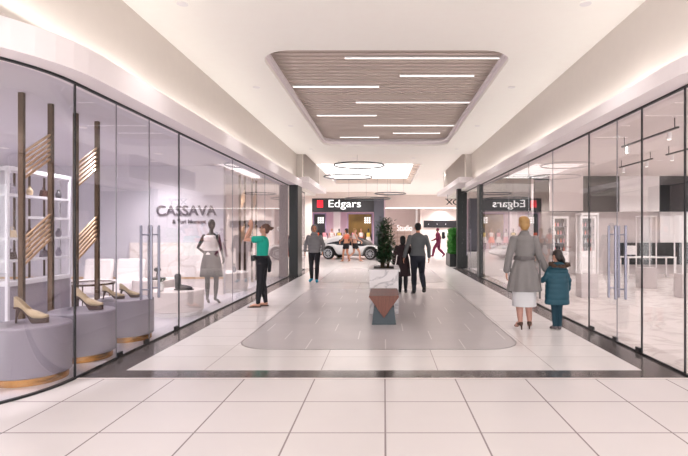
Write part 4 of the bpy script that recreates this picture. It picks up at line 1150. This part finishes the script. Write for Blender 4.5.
F_ = Fig(dict(elb_l=(-.25, -.02, 1.10), wr_l=(-.27, .05, .86), elb_r=(.25, -.03, 1.14), wr_r=(.31, .02, .95), hd_r=(.15, .1, -1), knee_l=(-.08, .05, .47), knee_r=(.09, .04, .47), ank_l=(-.08, .04, .08), ank_r=(.08, -.20, .14), toe_l=(-.09, .18, .02), toe_r=(.09, -.10, .03)), w=.95)
o = mk_body(F_, 'person', 'woman with black hair in long plum coat walking away beside the man', 'person', M['skin_dark'], (.47, 12.55, 0), .0, 1.42 / 1.70, .01)
b = MB(); F_.torso(b, .025, z0=1.0, z1=1.43)
for sd in 'lr': F_.arm(b, sd, .022)
rs = [[((rx + .008 * math.cos(7 * a)) * math.cos(a), (ry + .008 * math.cos(7 * a)) * math.sin(a), z) for a in [2 * PI * q / 42 for q in range(42)]] for z, rx, ry in ((.50, .235, .19), (.65, .22, .175), (.85, .205, .16), (1.0, .185, .14), (1.12, .165, .125))]
b.rings(rs); b.remesh('coat', M['plum'], o, .01, 2)
b = MB()
for sd in 'lr': F_.leg(b, sd, .012, .25)
b.remesh('leggings', M['black_cloth'], o, .01, 2)
for sd in 'lr':
    b = MB(); F_.foot(b, sd, .012); b.remesh('shoe', M['black'], o, .009, 2)
b = MB(); b.ell((0, -.014, 1.625), (.088, .10, .095)); b.ell((0, -.05, 1.53), (.085, .065, .10)); b.xf(F_.headm()); b.remesh('hair', M['hair_black'], o, .009, 1)
F_.face(o)

# --- maroon walker, profile facing left
F_ = Fig(dict(lean=(0, .05, 0), elb_l=(-.24, .08, 1.12), wr_l=(-.22, .28, 1.0), hd_l=(0, 1, -.3), elb_r=(.24, -.12, 1.13), wr_r=(.24, -.05, .92), knee_l=(-.09, .25, .52), knee_r=(.09, -.02, .48), ank_l=(-.09, .34, .10), ank_r=(.09, -.34, .16), toe_l=(-.09, .48, .05), toe_r=(.09, -.22, .03)), w=1.1)
o = mk_body(F_, 'person', 'person in maroon tracksuit with backpack walking left before the far shop', 'person', M['skin_dark'], (3.25, 29.8, 0), PI / 2 - .1, 1.72 / 1.70, .012)
b = MB(); F_.torso(b, .03, z0=.9, z1=1.43)
for sd in 'lr': F_.arm(b, sd, .024)
b.remesh('jacket', M['maroon'], o, .012, 2)
b = MB(); F_.torso(b, .02, z1=1.0)
for sd in 'lr': F_.leg(b, sd, .03)
b.remesh('trousers', M['maroon'], o, .012, 2)
for sd in 'lr':
    b = MB(); F_.foot(b, sd, .014); b.remesh('shoe', M['maroon'], o, .011, 2)
b = MB(); b.ell((0, -.01, 1.63), (.084, .096, .085)); b.xf(F_.headm()); b.remesh('cap', M['maroon'], o, .01, 1)
F_.face(o)
t = thing('backpack', 'dark backpack on the back of the maroon walker', 'bag', (3.46, 29.83, 1.08))
MB().box(-.0, .16, -.14, .14, 0, .42).build('pack', M['black_cloth'], t, bevel=.05)
MB().box(.16, .2, -.1, .1, .05, .2).build('pocket', M['black_cloth'], t, bevel=.015)

# --- two beach-dressed walkers in front of the car
for k, (x, y, rz, lb, top, hair) in enumerate(((-1.9, 25.2, .9, 'person in coral top and dark shorts walking past the car, left of the two', 'coral', 'hair_dark'),
                                    (-1.48, 25.4, -1.3, 'person in peach crop top and dark shorts striding past the car, right of the two', 'skin', 'hair_blond'))):
    if k == 0: P_ = dict(elb_l=(-.24, .06, 1.12), wr_l=(-.2, .26, 1.05), elb_r=(.24, -.06, 1.12), wr_r=(.22, .05, .9), knee_l=(-.09, .12, .48), ank_l=(-.09, .16, .08), toe_l=(-.1, .3, .02), knee_r=(.09, .02, .47), ank_r=(.09, -.15, .10), toe_r=(.1, -.02, .02))
    else: P_ = dict(elb_l=(-.24, -.14, 1.13), wr_l=(-.22, -.1, .9), elb_r=(.24, .1, 1.12), wr_r=(.2, .3, 1.05), knee_l=(-.09, -.04, .47), ank_l=(-.09, -.34, .2), toe_l=(-.1, -.24, .06), knee_r=(.09, .22, .5), ank_r=(.09, .26, .08), toe_r=(.1, .4, .02))
    F_ = Fig(P_, w=.93)
    o = mk_body(F_, 'person', lb, 'person', M['skin_tan'] if k == 0 else M['skin'], (x, y, 0), rz, 1.68 / 1.70, .012)
    b = MB(); F_.torso(b, .012, z0=1.17, z1=1.37); b.remesh('crop_top', M['coral'] if k == 0 else M['mann_top'], o, .012, 1)
    b = MB(); F_.torso(b, .012, z1=.97)
    for sd in 'lr': F_.leg(b, sd, .014, 0, .25)
    b.remesh('shorts', M['black_cloth'], o, .012, 1)
    b = MB(); b.ell((0, -.014, 1.628), (.083, .096, .09)); b.ell((0, -.06, 1.55), (.065, .05, .10)); b.xf(F_.headm()); b.remesh('hair', M[hair], o, .01, 1)
    F_.face(o)

# --- boutique mannequin
def mannequin(name, label, loc, rz, S, top, skirt, P_, group=None, vox=.009, body='mann_black', skl=.62):
    F_ = Fig(P_, w=.88)
    t = thing(name, label, 'mannequin', loc, rz, group); t.scale = (S, S, S)
    b = MB(); F_.torso(b)
    for sd in 'lr': F_.leg(b, sd, -.006); F_.foot(b, sd, -.004); F_.arm(b, sd, -.008); F_.hand(b, sd)
    c = F_.c(1.45); M_ = F_.headm(); b.tube([(0, -.01, 1.40, .042), (0, 0, 1.55, .038)], 14); b.ell((0, .01, 1.615), (.068, .085, .105)); b.ell((0, .03, 1.56), (.048, .05, .06))
    b.remesh('body', M[body], t, vox, 2)
    b = MB(); F_.torso(b, .014, z0=1.0, z1=1.40); b.remesh('top', top, t, vox, 2)
    b = MB(); b.rings([[((rx + .012 * k * math.cos(8 * a)) * math.cos(a), (ry + .012 * k * math.cos(8 * a)) * math.sin(a), z) for a in [2 * PI * q / 48 for q in range(48)]] for z, rx, ry, k in ((skl, .235, .185, 1), (.75, .22, .17, .9), (.9, .195, .145, .4), (1.0, .165, .12, 0), (1.08, .145, .112, 0))])
    b.build('skirt', skirt, t, smooth=True)
    if group: MB().lathe([(.2, -.02 / S), (.2, .0)], (0, 0, 0), 32).build('base_plate', M['steel'], t, smooth=True)
    return t
mn = mannequin('mannequin', 'black mannequin in white top and grey skirt behind the boutique glass', (-3.66, 10.6, .004), -.25, 1.80 / 1.72, M['mann_top'], M['mann_skirt'],
    dict(elb_l=(-.27, -.06, 1.14), wr_l=(-.17, .07, 1.0), hd_l=(.9, .2, -.4), elb_r=(.24, -.03, 1.12), wr_r=(.2, .10, .95), hd_r=(0, .3, -1), ank_l=(-.08, -.02, .13), toe_l=(-.11, .07, .015), ank_r=(.08, .02, .13), toe_r=(.13, .10, .015), yaw=-.3), skl=.56)

# Edgars mannequins
pro = None
PM = dict(elb_l=(-.24, -.04, 1.12), wr_l=(-.22, .06, .9), elb_r=(.24, -.04, 1.12), wr_r=(.22, .06, .9))
cl = [('orange', 'orange', 'mann_black'), ('pink', 'mann_top', 'sign_black'), ('mann_top', 'coral', 'skin_tan'), ('yellow', 'mann_top', 'sign_black'), ('mann_top', 'pink', 'hair_brown')]
protos = []
xs = [-5.12, -4.56, -4.0, -3.44, -2.88, -2.32, -1.76, -1.2]
where = ['far left under the dark panel', 'second from left, under the dark panel', 'third from left beside the column', 'fourth from left, before the column', 'middle one, right of the column', 'sixth from left under the gold panel', 'seventh from left under the gold panel', 'rightmost, beside slate pillar']
for k, x in enumerate(xs):
    c_ = cl[k % 5]; lb = 'clothed display mannequin in the Edgars window, ' + where[k]
    if k < 5: protos.append(mannequin('mannequin', lb, (x, E + .35, .025), PI, 1.0, M[c_[0]], M[c_[1]], PM, 'mannequins in the Edgars window', .02, c_[2]))
    else: dup(protos[(k + 1) % 5], (x, E + .35, .025), PI + .2, lb)
# left second unit: clothes rail
t = thing('clothes_rail', 'clothes rail in small shop beyond the dark left pillar', 'clothes rail', (-3.9, 18.9, .005))
b = MB(); b.tube([(0, -1.0, 0, .015), (0, -1.0, 1.5, .015), (0, 1.0, 1.5, .015), (0, 1.0, 0, .015)], 8); b.build('frame', M['steel'], t, smooth=True)
MB().box(-.2, .2, -1.02, -.98, 0, .03).build('foot', M['steel'], t); MB().box(-.2, .2, .98, 1.02, 0, .03).build('foot', M['steel'], t)
gn = ['black', 'orange', 'white', 'plum', 'pink', 'grey_coat', 'black', 'coral', 'navy', 'mann_top']
for k in range(10):
    y = 18.1 + k * .17
    q = thing('hanging_garment', 'garment on the clothes rail, number %d' % (k + 1), 'garment', (-3.9, y, .55), 0, 'garments on the clothes rail')
    q['label'] = '%s garment on the clothes rail, %s from the near end' % ({'black': 'black', 'orange': 'orange', 'white': 'white', 'plum': 'plum', 'pink': 'pink', 'grey_coat': 'grey', 'coral': 'coral', 'navy': 'navy', 'mann_top': 'cream'}[gn[k]], ['first', 'second', 'third', 'fourth', 'fifth', 'sixth', 'seventh', 'eighth', 'ninth', 'last'][k])
    b = MB(); b.rings([[(-.22, -.03, 0), (.22, -.03, 0), (.22, .03, 0), (-.22, .03, 0)], [(-.19, -.03, .6), (.19, -.03, .6), (.19, .03, .6), (-.19, .03, .6)], [(-.21, -.025, .82), (.21, -.025, .82), (.21, .025, .82), (-.21, .025, .82)], [(-.05, -.015, .9), (.05, -.015, .9), (.05, .015, .9), (-.05, .015, .9)]])
    b.build('fabric', M[gn[k]], q, bevel=.01)
    MB().tube([(0, 0, .88, .005), (0, 0, .95, .005), (.02, 0, .975, .005)], 6).build('hanger_hook', M['steel'], q)

# ------------------------------------------------------------------ lighting
W = bpy.data.worlds.new('world'); scn.world = W; W.use_nodes = True
bg = W.node_tree.nodes['Background']; bg.inputs[0].default_value = (1.0, .985, .985, 1); bg.inputs[1].default_value = 2.75

def area(name, loc, rot, sx, sy, power, col=(1, .97, .95)):
    l = bpy.data.lights.new(name, 'AREA'); l.shape = 'RECTANGLE'; l.size = sx; l.size_y = sy; l.energy = power; l.color = col
    o = bpy.data.objects.new(name, l); COL.objects.link(o); o.location = loc; o.rotation_euler = rot; return o
# unseen lamps added on top of the fascias to wash the upper walls and ceiling
area('added_cove_light', (-3.08, 9, 3.42), (PI, 0, 0), .12, 17, 26)
area('added_cove_light', (3.08, 9, 3.32), (PI, 0, 0), .12, 17, 26)
area('added_cove_light', (-2.85, 20.8, 3.53), (PI, 0, 0), .15, 5, 7)
area('added_cove_light', (2.85, 21.6, 3.53), (PI, 0, 0), .15, 6.5, 8)
def downlight(x, y, z, power, label, group, r=.07, col=(1, .97, .95), blend=1.0, ang=140):
    t = thing('downlight', label, 'light', (x, y, z), 0, group)
    MB().lathe([(r + .02, -.008), (r + .02, 0), (r, 0), (r, -.006)], n=20).build('trim_ring', M['white'], t, smooth=True)
    MB().lathe([(r - .002, -.004), (r - .002, 0)], n=20).build('lens', M['led'], t, smooth=True)
    l = bpy.data.lights.new('lamp', 'SPOT'); l.energy = power; l.spot_size = math.radians(ang); l.spot_blend = blend; l.shadow_soft_size = r; l.color = col
    o = bpy.data.objects.new('lamp', l); COL.objects.link(o); o.parent = t; o.location = (0, 0, -.03)
for y in (3.0, 6.2, 9.8, 13.4, 17.2):  # lamps added to brighten the walkway; the real flat ceiling has none
    for x in (-2.5, 2.5):
        downlight(x, y, 4.37, 60, 'small added downlight in the flat ceiling beside the slatted panel', 'added downlights in the main ceiling', .05, ang=95)
for x, y in ((-1.2, 20.2), (1.2, 20.2), (-5.5, 33.5), (-1.9, 33.5), (2.4, 33.5), (5.5, 33.5), (-5.5, 36.5), (-1.9, 36.5), (2.4, 36.5), (5.5, 36.5)):
    if True: downlight(x, y, 4.5, 420, 'small round downlight in the far hall ceiling', 'downlights in the far hall')
for x in (3.0, 6.0):
    for y in (24.5, 28.5): downlight(x, y, 4.5, 380, 'small round downlight in the far hall ceiling', 'downlights in the far hall')
LC = (1, .95, .97)
for x, y in ((-4.6, 5.0), (-4.6, 7.6), (-4.6, 10.2), (-7.2, 6.0), (-7.2, 9.5), (-4.6, 14.2), (-7.2, 14.2), (-5.2, 11.3), (-4.2, 12.9)):  # added lamps that light the boutique from a plain ceiling
    downlight(x, y, ZG + .02, 190, 'small added downlight in the boutique ceiling', 'added downlights in the boutique', .06, LC)
for x in (4.8, 7.6, 10.4):  # added grid of lamps for the right shop interior
    for y in (6.8, 10.3, 13.8, 16.4): downlight(x, y, 3.5, 165, 'small added downlight in the right shop ceiling', 'added downlights in the right shop', .06)
for x in (-5.4, -3.2, -1.2): downlight(x, 40, 3.95, 270, 'small added downlight inside the Edgars shop', 'added downlights in the Edgars shop', .07, (1, .93, .95))  # added to light the Edgars interior
for x in (2, 5, 8): downlight(x, 43.2, 3.8, 520, 'small added downlight inside the far right shop', 'added downlights in the far right shop', .07)  # added to lift the far right shop
downlight(-4.5, 19, 3.2, 200, 'small added downlight in the small left shop', 'added downlights in the small shops', .06)  # added lamp for the left unit
downlight(4.3, 19, 3.2, 130, 'small added downlight in the small right shop', 'added downlights in the small shops', .06)  # added lamp for the right unit

vs = scn.view_settings; vs.view_transform = 'Standard'; vs.look = 'None'; vs.gamma = 1; vs.exposure = 0.38; vs.use_curve_mapping = False
